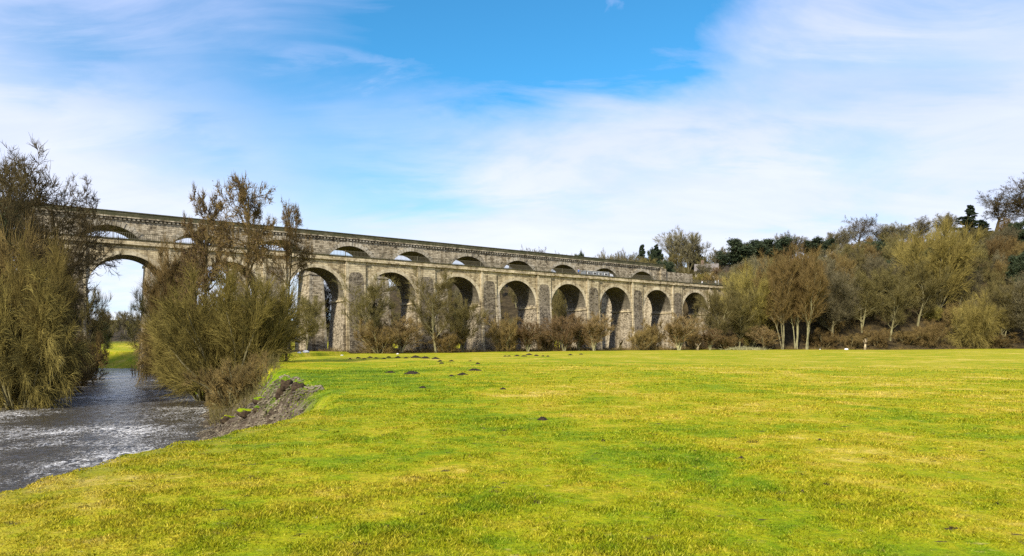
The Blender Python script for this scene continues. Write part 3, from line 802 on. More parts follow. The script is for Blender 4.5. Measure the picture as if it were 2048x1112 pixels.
# --- right wood, front row, left to right
FR = [('wood_c', 1438, 187, 578, 100, 'grey-green tree crowding the right end of the aqueduct'),
      ('wood_a', 1478, 192, 560, 95, 'green-grey tree at the left end of the hillside wood'),
      ('willow_b', 1502, 196, 528, 120, 'golden twiggy tree just right of the aqueduct end'),
      ('wood_d', 1565, 190, 500, 95, 'tall pale-stemmed tree, leftmost of three slender ones at the field edge'),
      ('wood_d', 1592, 194, 492, 100, 'tall pale-stemmed tree, middle of three slender ones at the field edge'),
      ('wood_d', 1614, 190, 498, 95, 'tall pale-stemmed tree, rightmost of three slender ones at the field edge'),
      ('wood_b', 1668, 200, 520, 100, 'grey tree with one pale crooked stem right of the slender trio'),
      ('wood_c', 1722, 205, 540, 110, 'low-branching tree behind the broken stump at the wood edge'),
      ('wood_a', 1780, 203, 530, 100, 'slim straight-stemmed tree in the middle of the wood front'),
      ('willow_b', 1872, 212, 440, 170, 'largest yellowish crown in the wood, left of the dark conifer'),
      ('wood_a', 1835, 208, 520, 110, 'olive tree below the left side of the largest yellowish crown'),
      ('willow_c', 1948, 198, 585, 105, 'drooping straw-coloured tree in the front of the wood at the right'),
      ('wood_c', 2005, 203, 560, 110, 'brown-green tree right of the drooping straw-coloured one'),
      ('wood_b', 2052, 200, 540, 110, 'grey-brown tree at the right edge of the photo in the wood front')]
for k, px, Y, ty, w, lab in FR: put(k, px, Y, ty, lab, wpx=w)
SB = [('scrub_b', 1455, 184, 665, 60, 'low thorny bush at the foot of the last pier'), ('scrub_a', 1530, 190, 650, 70, 'low russet bush left of the slender trio'),
      ('scrub_b', 1645, 196, 655, 70, 'low brown bush between the slender trio and the stump'), ('scrub_b', 1705, 198, 665, 60, 'brown bush left of the broken stump'),
      ('scrub_b', 1755, 199, 652, 60, 'small green-brown bush right of the broken stump'), ('scrub_b', 1815, 202, 655, 80, 'brown bush under the largest yellowish crown'),
      ('willow_d', 1858, 200, 640, 70, 'rounded straw-brown bush left of the drooping tree'), ('scrub_b', 1990, 200, 665, 90, 'low dark bush right of the drooping tree'),
      ('scrub_a', 1420, 180, 655, 45, 'small reddish bush just right of the last arch')]
for k, px, Y, ty, w, lab in SB: put(k, px, Y, ty, lab, wpx=w)
# --- skyline trees
SK = [('fan', 1375, 285, 456, 100, 'large fan-shaped bare tree standing alone on the skyline right of the viaduct'),
      ('oak', 1715, 300, 428, 88, 'dark bare tree standing clear above the middle of the wood'),
      ('oak', 1992, 290, 385, 140, 'big dark spreading bare tree on the skyline left of the corner tree'),
      ('oak', 2055, 285, 350, 160, 'tallest dark bare tree in the upper right corner'),
      ('conifer', 1932, 280, 412, 55, 'dark conifer with pointed top near the right skyline'),
      ('conifer', 1962, 270, 440, 60, 'lower dark conifer right of the pointed one'),
      ('conifer', 1290, 300, 490, 30, 'left conifer of the pair behind the viaduct end'),
      ('conifer', 1317, 300, 489, 36, 'right conifer of the pair behind the viaduct end'),
      ('conifer', 1340, 295, 505, 30, 'shorter conifer at the left foot of the fan-shaped tree'),
      ('evergreen', 1492, 262, 476, 100, 'dark evergreen with rounded top at the left end of the wood skyline'),
      ('evergreen', 1540, 268, 474, 95, 'blue-green evergreen just right of the first rounded one'),
      ('evergreen', 1640, 285, 476, 60, 'small dark evergreen between bare crowns on the skyline'),
      ('conifer', 1768, 290, 470, 45, 'dark evergreen spire between bare crowns right of the skyline tree'),
      ('evergreen', 1735, 285, 492, 42, 'low dark evergreen at the foot of the skyline tree'),
      ('evergreen', 1985, 262, 470, 90, 'dark evergreen mass below the big spreading skyline tree'),
      ('fan', 1215, 330, 500, 22, 'small ivy-dark tree peeping over the viaduct parapet'),
      ('oak', 1062, 360, 490, 34, 'small round bare tree peeping over the middle of the viaduct parapet'),
      ('oak', 1125, 360, 502, 30, 'low bare tree over the parapet, second from the left'),
      ('evergreen', 1158, 350, 503, 14, 'tiny dark bush over the viaduct parapet between two bare trees'),
      ('fan', 1255, 310, 500, 50, 'bare tree over the parapet, left of the conifer pair'),
      ('fan', 1240, 300, 506, 40, 'pale bare tree over the parapet left of the conifers'),
      ('wood_b', 1272, 290, 505, 45, 'bare tree directly left of the left conifer'),
      ('fan', 1440, 290, 496, 56, 'small fan-shaped tree right of the house with the chimney'),
      ('wood_b', 1478, 285, 478, 50, 'bare tree rising left of the rounded evergreen'),
      ('fan', 1580, 290, 465, 60, 'pale fan-shaped crown above the slender trio'),
      ('wood_b', 1612, 290, 474, 50, 'bare crown on the skyline just right of the pale fan-shaped one'),
      ('fan', 1672, 290, 455, 60, 'bare crown with dark ivied stem left of the skyline tree'),
      ('wood_b', 1765, 300, 448, 60, 'grey bare crown on the skyline right of the standing-clear tree'),
      ('fan', 1800, 295, 445, 60, 'dense bare crown above the left part of the largest yellowish tree'),
      ('wood_b', 1845, 292, 432, 75, 'dense grey crown on the skyline above the largest yellowish tree'),
      ('fan', 1890, 290, 428, 60, 'bare crown just left of the pointed conifer'),
      ('wood_b', 1350, 262, 530, 50, 'grey-brown tree below the fan-shaped skyline tree'),
      ('wood_b', 1407, 238, 522, 46, 'grey bare tree standing in front of the chimneyed cottage'),
      ('wood_a', 1322, 240, 528, 44, 'olive tree at the very end of the viaduct parapet'),
      ('wood_c', 1375, 245, 540, 60, 'olive tree right of the viaduct end, in front of the house'),
      ('willow_b', 1405, 232, 545, 50, 'yellowish bush on the bank above the aqueduct end')]
for k, px, Y, ty, w, lab in SK: put(k, px, Y, ty, lab, wpx=w)
# --- the rest of the wood on the slope
rnd = random.Random(77)
def far_enough(x, y, d):
    return all((x-a)**2+(y-b)**2 > d*d for a, b in placed)
kinds = ['wood_a', 'wood_b', 'wood_c', 'wood_d', 'wood_a', 'wood_c', 'wood_b', 'fan', 'evergreen', 'ivy']
n = 0; tries = 0
while n < 165 and tries < 12000:
    tries += 1
    Y = rnd.uniform(203, 300); px = rnd.uniform(1420, 2120); x, y = at(px, Y)
    if not far_enough(x, y, 4.8): continue
    z = h1(x, y)
    if z < 2: continue
    k = rnd.choices(kinds, [4, 5, 4, 7, 2, 3, 4, 4, 2.2, 2.2])[0]
    hh = rnd.uniform(8.5, 16)
    sky_y = float(np.interp(px, [1420, 1500, 1640, 1700, 1850, 1950, 2048, 2150], [548, 508, 496, 474, 450, 452, 420, 400]))+rnd.uniform(0, 22)
    hh = min(hh, (HY-sky_y)*Y/F+CAMZ-z)
    if hh < 5.5: continue
    row = 'lower' if Y < 232 else ('middle' if Y < 265 else 'upper')
    desc = {'evergreen': 'dark evergreen tree', 'ivy': 'ivy-clad tree'}.get(k, 'bare winter tree')
    put_h(k, x, y, z-.2, hh, '%s standing on the %s slope of the right-hand wood' % (desc, row), None, '%ss on the %s slope of the right-hand wood' % (desc, row))
    n += 1
# shrub layer on the slope
n = 0; tries = 0
while n < 50 and tries < 3000:
    tries += 1
    Y = rnd.uniform(200, 262); px = rnd.uniform(1430, 2110); x, y = at(px, Y)
    if not far_enough(x, y, 3.5): continue
    z = h1(x, y)
    if z < .8: continue
    put_h(rnd.choice(['scrub_b', 'willow_d', 'scrub_a', 'willow_a']), x, y, z-.2, rnd.uniform(3.5, 6.), 'bush in the shrub layer under the trees of the right-hand wood', None,
          'bushes under the trees of the right-hand wood')
    n += 1
# hillside wood behind the bridges
n = 0; tries = 0
while n < 100 and tries < 6000:
    tries += 1
    Y = rnd.uniform(245, 375); px = rnd.uniform(690, 1440); x, y = at(px, Y)
    if not far_enough(x, y, 7.5): continue
    z = h1(x, y)
    put_h(rnd.choice(['wood_a', 'wood_b', 'wood_c', 'wood_a', 'evergreen']), x, y, z-.2, rnd.uniform(10, 13.), 'tree of the hillside wood seen through the arches behind both bridges', None,
          'trees of the wood behind the bridges')
    n += 1
for px, Y in ((235, 330), (262, 300), (205, 380), (150, 350), (430, 320), (470, 350), (585, 300), (655, 290), (640, 330), (560, 340), (620, 370), (250, 340), (222, 310), (275, 345), (190, 320), (245, 395), (215, 405), (260, 370), (300, 360), (350, 340), (515, 320)):
    x, y = at(px, Y)
    put_h(rnd.choice(['wood_a', 'wood_b', 'wood_c']), x, y, h1(x, y)-.2, rnd.uniform(9, 12), 'distant bare tree beyond the river seen under the left arches', None, 'distant trees beyond the river')
for k, r_ in PR.items():
    for key in ('_H', '_W'):
        if key in r_: pass
for o in list(bpy.data.objects):
    for key in ('_H', '_W'):
        if key in o: del o[key]
for k, r_ in PR.items():
    if k not in used:
        for c in list(r_.children): bpy.data.objects.remove(c)
        bpy.data.objects.remove(r_)

# ------------------------------------------------------------------ grass
def grass():
    rng = np.random.default_rng(5)
    N = 900000
    Yb = 4.0*(75/4.0)**rng.random(N); Xb = rng.uniform(-1, 1, N)*(Yb*.95+2)
    # tussocks: keep more blades where the clump noise is high
    cl = vnoise(Xb*2.2, Yb*2.2, 81)*.6+vnoise(Xb*5.5, Yb*5.5, 82)*.4
    keep = (cl+rng.random(N)*.7 > .62) & (rng.random(N) > (Yb-18)/42)
    Xb, Yb, cl = Xb[keep], Yb[keep], cl[keep]
    d = river_dist(Xb, Yb)+fbm(Xb*.35, Yb*.35, 3, 5)*.9
    keep = d > np.where(Yb < 21, 1.9, 3.0)
    Xb, Yb, cl = Xb[keep], Yb[keep], cl[keep]
    Zb = H(Xb, Yb)
    n = len(Xb)
    tall = vnoise(Xb*.7, Yb*.7, 84)
    hgt = (.010+.040*cl**2.*rng.uniform(.4, 1.4, n)+.018*(tall > .66)*rng.random(n))*(1+Yb/55)
    wid = (.0022+.00055*Yb)*rng.uniform(.7, 1.3, n)
    a = rng.uniform(0, 2*math.pi, n); lean = rng.uniform(.2, 1.3, n)*hgt
    la = rng.uniform(0, 2*math.pi, n)
    B = np.stack([Xb, Yb, Zb-.006], -1)
    side = np.stack([np.cos(a)*wid, np.sin(a)*wid, np.zeros(n)], -1)
    tip = B+np.stack([np.cos(la)*lean, np.sin(la)*lean, hgt], -1)
    mid = B*.5+tip*.5+np.array([0, 0, 1.])*hgt[:, None]*.18
    V = np.stack([B-side, B+side, mid+side*.7, tip, mid-side*.7], 1).reshape(-1, 3)
    Fq = np.arange(n*5).reshape(-1, 5)
    me = new_mesh('grass', V, [Fq])
    m, t = mat('grass_blades')
    g = t.n('ShaderNodeNewGeometry'); c, f, fine = grass_colour(t, g.outputs['Position'])
    r = g.outputs['Random Per Island']
    c = t.mix(t.m('MULTIPLY', t.m('SUBTRACT', r, .72), 1.2, clamp=True), c, (.52, .42, .09))
    v = t.m('ADD', t.m('MULTIPLY', r, .85), .54)
    c = t.n('ShaderNodeHueSaturation', {'Value': v, 'Color': c}).outputs[0]
    t.out(c, .75, spec=.2, trans=.35)
    o = obj('grass', me, m); tag(o, 'short yellow-green pasture grass in low tufts', None, None, 'stuff')
grass()

# ------------------------------------------------------------------ molehills
soil, t_ = mat('dark_soil')
_g = t_.n('ShaderNodeNewGeometry').outputs['Position']; _n = t_.noise(_g, 14, 4, .7)
t_.out(t_.ramp(_n, [(.35, (.012, .009, .006)), (.7, (.055, .040, .026))]), .95, bump=_n, bstr=1, bdist=.03, spec=.1)
def molehill(x, y, w, h, seed, label, group=None):
    n = 26; m_ = 9; rng = random.Random(seed); V = []; Fs = []
    z0 = h1(x, y)+.015
    ox, oy = rng.uniform(0, 50), rng.uniform(0, 50)
    V.append((0, 0, h*.95))
    for j in range(1, m_+1):
        f = j/m_
        for i in range(n):
            a = 2*math.pi*i/n
            rr = f*w/2*(1+.75*float(fbm(ox+math.cos(a)*1.3, oy+math.sin(a)*1.3, 3, 3)))
            zz = h*(1-f**2.2)+h*.9*float(fbm(ox+rr*14/w*math.cos(a), oy+rr*14/w*math.sin(a), 3, 8))*(1-f)-.03*f
            V.append((rr*math.cos(a), rr*math.sin(a), zz))
    for i in range(n): Fs.append((0, 1+i, 1+(i+1) % n))
    for j in range(m_-1):
        for i in range(n): Fs.append((1+j*n+i, 1+(j+1)*n+i, 1+(j+1)*n+(i+1) % n, 1+j*n+(i+1) % n))
    me = bpy.data.meshes.new('molehill'); me.from_pydata(V, [], Fs); me.update()
    o = obj('molehill', me, soil, None, True); o.location = (x, y, z0); tag(o, label, 'molehill', group)
MH = [(824, 753, 26, 'large dark molehill, right one of the near pair left of centre'), (781, 751, 16, 'smaller dark molehill, left one of the near pair left of centre'),
      (947, 747, 22, 'dark mound, highest of the cluster just above the field centre'), (925, 755, 18, 'dark molehill at the lower left of the central cluster'),
      (903, 757, 11, 'low dark molehill at the far left of the central cluster'), (1006, 783, 12, 'single small dark molehill right of the central cluster'),
      (1085, 836, 22, 'lone flat dark molehill nearest the middle of the field'), (846, 779, 14, 'flat dark molehill below the near pair'),
      (1206, 877, 8, 'small dark soil heap low in the middle of the field'), (1605, 975, 10, 'small dark soil heap nearest the lower right'),
      (1483, 909, 9, 'small dark soil heap at right, beyond the nearest one'), (1640, 873, 7, 'little dark soil heap in the straw-coloured patch at the right')]
for i, (px, py, wpx, lab) in enumerate(MH):
    Y = 2369/(py-HY); x, y = at(px, Y); w = wpx*Y/F
    molehill(x, y, w*1.25, w*.15+.015, i, lab)
for i, (px, py, wpx) in enumerate([(880, 727, 12), (903, 724, 14), (883, 731, 9), (870, 719, 16), (850, 718, 16), (830, 717, 18), (812, 718, 10), (796, 717, 12), (778, 716, 10), (768, 719, 8),
                                   (752, 718, 9), (740, 716, 10), (728, 719, 9), (716, 717, 10), (700, 719, 8), (940, 725, 9), (1018, 710, 9), (1034, 709, 12), (1048, 710, 12), (1058, 707, 14), (1072, 709, 10),
                                   (1086, 710, 9), (1096, 713, 8), (1010, 713, 7), (1140, 708, 9), (1162, 707, 8), (955, 732, 9)]):
    Y = 2369/(py-HY); x, y = at(px, Y); w = wpx*Y/F
    left = px < 980
    molehill(x, y, w*1.1, w*.16+.04, 100+i, 'dark molehill in the scattered row far down the field, %s' % ('left of centre before the scrub' if left else 'before the middle arches'),
             'distant molehills %s' % ('left of centre' if left else 'before the middle arches'))

# ------------------------------------------------------------------ eroded bank: stones, turf clods
stone_m = masonry('bank_stone', (.22, .185, .12), (.085, .068, .044), (.032, .026, .018), (.1, .085, .06), 5, 5, 1, .3)
def pebbles(name, pts, rng, smin, smax, label):
    n = len(pts); V = []; Fs = []
    pts = np.array(pts)
    ico = np.array([(0,0,-1),(.72,-.53,-.45),(-.28,-.85,-.45),(-.89,0,-.45),(-.28,.85,-.45),(.72,.53,-.45),(.28,-.85,.45),(-.72,-.53,.45),(-.72,.53,.45),(.28,.85,.45),(.89,0,.45),(0,0,1)])
    fi = np.array([(0,1,2),(1,0,5),(0,2,3),(0,3,4),(0,4,5),(1,5,10),(2,1,6),(3,2,7),(4,3,8),(5,4,9),(1,10,6),(2,6,7),(3,7,8),(4,8,9),(5,9,10),(6,10,11),(7,6,11),(8,7,11),(9,8,11),(10,9,11)])
    s = rng.uniform(smin, smax, (n, 1, 1))*rng.uniform(.55, 1.4, (n, 1, 1))
    v = ico[None]*rng.uniform(.75, 1.2, (n, 12, 1))*s*np.stack([rng.uniform(.8, 1.6, n), rng.uniform(.6, 1.1, n), rng.uniform(.3, .6, n)], -1)[:, None, :]
    a = rng.uniform(0, 6.28, n); ca, sa = np.cos(a)[:, None], np.sin(a)[:, None]
    v = np.stack([v[..., 0]*ca-v[..., 1]*sa, v[..., 0]*sa+v[..., 1]*ca, v[..., 2]], -1)+pts[:, None, :]
    f = fi[None]+(np.arange(n)*12)[:, None, None]
    o = obj(name, new_mesh(name, v.reshape(-1, 3), [f.reshape(-1, 3)]), stone_m)
    tag(o, label, None, None, 'stuff')
rng = np.random.default_rng(8)
P_ = []
X_ = rng.uniform(-24, -7, 40000); Y_ = rng.uniform(18, 52, 40000)
dd = river_dist(X_, Y_); zz = H(X_, Y_)
ok = (dd > -1.2) & (dd < 4.2) & (vnoise(X_*.9, Y_*.9, 91) > .30)
pebbles('bank_stones', np.stack([X_, Y_, zz+.02], -1)[ok][:15000], rng, .03, .085, 'loose pale stones and shale covering the eroded river bank')

turf_m, tt = mat('turf_clod')
_g = tt.n('ShaderNodeNewGeometry'); gc_, _, _ = grass_colour(tt, _g.outputs['Position'])
_nz = tt.n('ShaderNodeSeparateXYZ', {0: _g.outputs['Normal']}).outputs[2]
_n = tt.noise(_g.outputs['Position'], 6, 4, .7)
_k = tt.m('MULTIPLY', tt.m('SUBTRACT', tt.m('ADD', _nz, tt.m('MULTIPLY', _n, .5)), .95), 6., clamp=True)
tt.out(tt.mix(_k, tt.ramp(_n, [(.35, (.018, .012, .008)), (.7, (.10, .07, .04))]), gc_), .95, bump=_n, bstr=1, bdist=.08, spec=.1)
def clod(x, y, z, sx, sy, sz, rz, seed, label):
    V = []; Fs = []; nu, nv = 30, 16; r = random.Random(seed); ox = r.uniform(0, 90)
    for j in range(nv+1):
        ph = math.pi*j/nv-math.pi/2
        for i in range(nu):
            a = 2*math.pi*i/nu
            p = np.array([math.cos(ph)*math.cos(a), math.cos(ph)*math.sin(a), math.sin(ph)])
            k = 1+.55*float(fbm(ox+p[0]*1.5+p[2], p[1]*1.5-p[2]*.8, 4, seed))
            q = np.sign(p)*np.abs(p)**.75*k
            V.append((q[0]*sx, q[1]*sy, q[2]*sz))
    for j in range(nv):
        for i in range(nu): Fs.append((j*nu+i, j*nu+(i+1) % nu, (j+1)*nu+(i+1) % nu, (j+1)*nu+i))
    me = bpy.data.meshes.new('turf_clod'); me.from_pydata(V, [], Fs); me.update()
    o = obj('turf_clod', me, turf_m, None, True); o.location = (x, y, z); o.rotation_euler = (0, .1, rz); tag(o, label, 'turf clod')
def clod_px(px, py, Y, wpx, hpx, rz, seed, label):
    x, y = at(px, Y); s = Y/F; z = h1(x, y)+hpx*s*.27; clod(x, y, z, wpx*s/2, wpx*s/2*.8, hpx*s/2, rz, seed, label)
clod_px(596, 772, 29.5, 30, 38, .4, 3, 'dark slumped turf block highest on the eroded bank')
clod_px(574, 787, 31, 26, 26, 1.4, 5, 'dark turf lump just left of and below the highest slumped block')
clod_px(528, 781, 37.5, 40, 16, .9, 7, 'long turf slab sliding down the far side of the stony slope')
clod_px(497, 803, 38.5, 40, 16, .8, 9, 'grass-topped ledge halfway down the stony slope')
clod_px(458, 822, 41.5, 30, 18, .8, 11, 'mossy yellow-green tuft at the water end of the eroded slope')
clod_px(515, 818, 34.5, 20, 14, .2, 13, 'small grassy tuft in the middle of the stony slope')
clod_px(560, 800, 31, 16, 28, .2, 15, 'narrow earth buttress under the dark turf lump')

# ------------------------------------------------------------------ undergrowth under the bridges and along the wood edge
def undergrowth():
    rng = np.random.default_rng(14)
    n = 60000
    X = rng.uniform(-56, 185, n); Y = rng.uniform(84, 235, n)
    f = foot(X, Y); edge = fbm(X*.12, Y*.12, 3, 51)*4
    a = ((f+edge > -7) & (f+edge < 14) & (Y < 205) & (X < 70)) | ((Y > 186) & (Y < 214+X*.07) & (X > 55) & (Y > 192+X*.07-6+edge))
    a &= vnoise(X*.3, Y*.3, 95)+rng.random(n)*.35 > .45
    a &= river_dist(X, Y) > 1.5
    X, Y = X[a], Y[a]; Z = H(X, Y)
    n = len(X)
    k = 7
    hh = (.35+1.3*vnoise(X*.25, Y*.25, 96)**2)
    b = np.repeat(np.stack([X, Y, Z], -1), k, 0)+rng.normal(0, .25, (n*k, 3))*np.array([1, 1, .1])
    d = rng.normal(0, .55, (n*k, 3)); d[:, 2] = np.abs(d[:, 2])+.55
    d /= np.linalg.norm(d, axis=1, keepdims=True)
    L = np.repeat(hh, k)[:, None]*rng.uniform(.4, 1.2, (n*k, 1))
    e = b+d*L
    V, Fq = [], []
    prisms(b-d*.05, e, np.full(n*k, .022), np.full(n*k, .009), 3, V, Fq)
    o = obj('undergrowth', new_mesh('undergrowth', np.concatenate(V), Fq), B_brown)
    tag(o, 'low brown brambles and dead stalks along the far edge of the field', None, None, 'stuff')
undergrowth()
def reeds():
    rng = np.random.default_rng(15)
    n = 9000
    X = rng.uniform(-34, -17, n); Y = rng.uniform(44, 72, n); d = river_dist(X, Y)
    a = (d > .2) & (d < 5) ; X, Y = X[a], Y[a]; n = len(X); Z = H(X, Y)
    b = np.stack([X, Y, Z], -1); dr = rng.normal(0, .4, (n, 3)); dr[:, 2] = 1; dr /= np.linalg.norm(dr, axis=1, keepdims=True)
    V, Fq = [], []
    prisms(b, b+dr*rng.uniform(.4, 1.3, (n, 1)), np.full(n, .018), np.full(n, .006), 3, V, Fq)
    o = obj('dead_grass', new_mesh('dead_grass', np.concatenate(V), Fq), B_olive)
    tag(o, 'tall dead grass on the river bank under the willow bushes', None, None, 'stuff')
reeds()

# ------------------------------------------------------------------ boat on the aqueduct with its steerer
wht = plain('white_paint', (.72, .72, .70), .5, .05); blk = plain('black_paint', (.02, .02, .022), .4, .2); grn = plain('grey_blue_paint', (.16, .18, .20), .5)
glass = plain('dark_glass', (.03, .035, .04), .1); bluem = plain('blue_cloth', (.06, .16, .50), .8); skin = plain('skin', (.50, .30, .21), .6, .08); hairm = plain('brown_hair', (.07, .045, .03), .8)
whc = plain('white_cloth', (.7, .7, .72), .85, .06); dkc = plain('dark_trousers', (.03, .032, .045), .85)
def boat():
    x, y, z = on_bridge(112.3, 3.1, 19.0)
    r = thing('narrowboat', 'narrow canal boat with pale window frames crossing the aqueduct, seen over the parapet', 'boat', (x, y, z), DIRA)
    L = 14.2; w = 1.02
    mb = MB(); rings = []
    for s, k, zz in ((0, .35, .95), (.5, .8, .82), (1.6, 1, .72), (L-2.6, 1, .72), (L-1.2, .75, .85), (L-.15, .12, 1.15)):
        rings.append([(s, -w*k, zz), (s, -w*.85*k, -.2), (s, w*.85*k, -.2), (s, w*k, zz)])
    mb.loft(rings); mb.build('hull', blk, r)
    mb = MB(); c0, c1 = 2.4, L-3.2
    mb.loft([[(c0, -w*.95, .6), (c0, w*.95, .6), (c0+.1, w*.78, 1.85), (c0+.1, 0, 1.95), (c0+.1, -w*.78, 1.85)], [(c1, -w*.95, .6), (c1, w*.95, .6), (c1-.1, w*.78, 1.85), (c1-.1, 0, 1.95), (c1-.1, -w*.78, 1.85)]])
    cb = mb.build('cabin', grn, r)
    for i in range(4):
        a = c0+.7+i*2.05; m2 = MB(); m2.box(a, a+1.15, -w*.95-.03, -w*.80, 1.02, 1.62); fr = m2.build('window_frame', wht, cb)
        MB().box(a+.13, a+1.02, -w*.95-.045, -w*.9, 1.12, 1.52).build('pane', glass, fr)
    MB().box(c0-.1, c1+.1, -w*.82, w*.82, 1.93, 1.98).build('roof', wht, cb)
    MB().tube([(4.2, 0, 1.95), (4.2, 0, 2.35)], .07).build('chimney', blk, cb)
    mb = MB(); mb.loft([[(L-3.1, -w*.9, .7), (L-3.1, w*.9, .7), (L-3.1, w*.6, 1.75), (L-3.1, -w*.6, 1.75)], [(L-1.3, -w*.6, .8), (L-1.3, w*.6, .8), (L-1.3, w*.3, 1.5), (L-1.3, -w*.3, 1.5)]])
    mb.build('bow_canopy', wht, r)
    MB().tube([(.1, 0, .9), (.3, 0, 1.45), (1.1, 0, 1.5)], .03).build('tiller', blk, r)
boat()
def person(x, y, z, rz, label, top, legs, arm_fwd=.4):
    r = thing('person', label, 'person', (x, y, z), rz)
    V = []; E = []; Rr = []
    def v(p, rad): V.append(p); Rr.append(rad); return len(V)-1
    pel = v((0, 0, .95), .15); ch = v((0, .01, 1.28), .16); sh = v((0, 0, 1.45), .11); nk = v((0, 0, 1.53), .055); hd = v((0, .02, 1.66), .10); ht = v((0, .01, 1.74), .075)
    E += [(pel, ch), (ch, sh), (sh, nk), (nk, hd), (hd, ht)]
    for s in (-1, 1):
        hp = v((s*.1, 0, .88), .10); kn = v((s*.11, .04, .5), .065); an = v((s*.12, 0, .09), .042); to = v((s*.13, .15, .04), .04)
        E += [(pel, hp), (hp, kn), (kn, an), (an, to)]
        so = v((s*.2, 0, 1.42), .065); elb = v((s*.27, .02+arm_fwd*.25*(s > 0), 1.14), .048); wr = v((s*.26, .1+arm_fwd*.7*(s > 0), .98+.12*(s > 0)), .03); pa = v((s*.26, .17+arm_fwd*.75*(s > 0), .95+.13*(s > 0)), .032)
        E += [(sh, so), (so, elb), (elb, wr), (wr, pa)]
        for f in range(4):
            e = v((s*.26+(f-1.5)*.022, .25+arm_fwd*.75*(s > 0), .91+.13*(s > 0)-.004*f), .009); E.append((pa, e))
        e = v((s*.26-s*.05, .2+arm_fwd*.75*(s > 0), .96+.13*(s > 0)), .010); E.append((pa, e))
    me = bpy.data.meshes.new('person_body'); me.from_pydata(V, E, []); o = obj('body', me, skin, r)
    m_ = o.modifiers.new('skin', 'SKIN')
    for i, sv in enumerate(me.skin_vertices[0].data): sv.radius = (Rr[i], Rr[i]); sv.use_root = (i == 0)
    m2 = o.modifiers.new('sub', 'SUBSURF'); m2.levels = m2.render_levels = 2
    def ell(n_, pts, rad, m3): MB().tube(pts, rad, 12).build(n_, m3, r, True)
    ell('jacket', [(0, 0, .86), (0, .005, 1.0), (0, .01, 1.28), (0, 0, 1.44), (0, 0, 1.5)], [.185, .18, .2, .17, .075], top)
    for s in (-1, 1):
        ell('sleeve', [(s*.17, 0, 1.44), (s*.27, .02+arm_fwd*.25*(s > 0), 1.14), (s*.26, .1+arm_fwd*.7*(s > 0), .99+.12*(s > 0))], [.085, .066, .05], top)
        ell('trouser_leg', [(s*.1, 0, .93), (s*.11, .04, .5), (s*.12, 0, .1)], [.12, .088, .07], legs)
    ell('hair', [(0, -.03, 1.62), (0, -.02, 1.70), (0, -.005, 1.78), (0, 0, 1.80)], [.085, .108, .085, .02], hairm)
person(*on_bridge(113.2, 3.1, 19.62), DIRA-R(90), 'person in a blue jacket steering at the stern of the canal boat', bluem, dkc)

# ------------------------------------------------------------------ approach bank above the aqueduct end
def hedge():
    rng = np.random.default_rng(33)
    n = 26000
    s = rng.uniform(164, 196, n); nn = rng.normal(8.6, .7, n)
    C = np.array([on_bridge(a, b, 0) for a, b in zip(s, nn)])
    C[:, 2] = 19.0+rng.uniform(0, 2.1, n)*(.8+.3*np.sin(s*.9))
    V, Fa = leaf_mesh(rng, C, .13)
    r = thing('hedge', 'dark clipped hedge behind the towpath at the right end of the aqueduct', 'hedge', (0, 0, 0))
    obj('foliage', new_mesh('hedge_foliage', V, [Fa]), L_hol, r)
    mb = MB()
    for k in range(12):
        p = on_bridge(165+k*2.6, 8.6, 17.5); mb.tube([p, (p[0], p[1], 20.4)], .05, 6)
    mb.build('stem', B_dark, r)
hedge()
x, y, _ = on_bridge(160.2, 1.0, 0)
person(x, y, 18.86, DIRA+R(60), 'person in a white top standing on the towpath near the right end of the aqueduct', whc, dkc, .1)
def sign(s, n, w, h, board, label, cat):
    p = on_bridge(s, n, 18.8); r = thing('sign_post' if board else 'marker_post', label, cat, p, DIRA)
    MB().box(-.05, .05, -.05, .05, 0, h).build('post', wht if not board else dkc, r, bevel=.01)
    if board: MB().box(-w/2, w/2, -.09, -.052, h-.75, h-.05).build('board', wht, r, bevel=.01)
    else: MB().box(-.08, .08, -.08, .08, h, h+.06).build('cap', wht, r, bevel=.01)
sign(166.3, .9, .7, 2.1, True, 'small white notice board on a dark post at the right end of the aqueduct', 'sign')
sign(167.4, .7, .2, 2.3, False, 'slim white post just right of the small notice board', 'post')

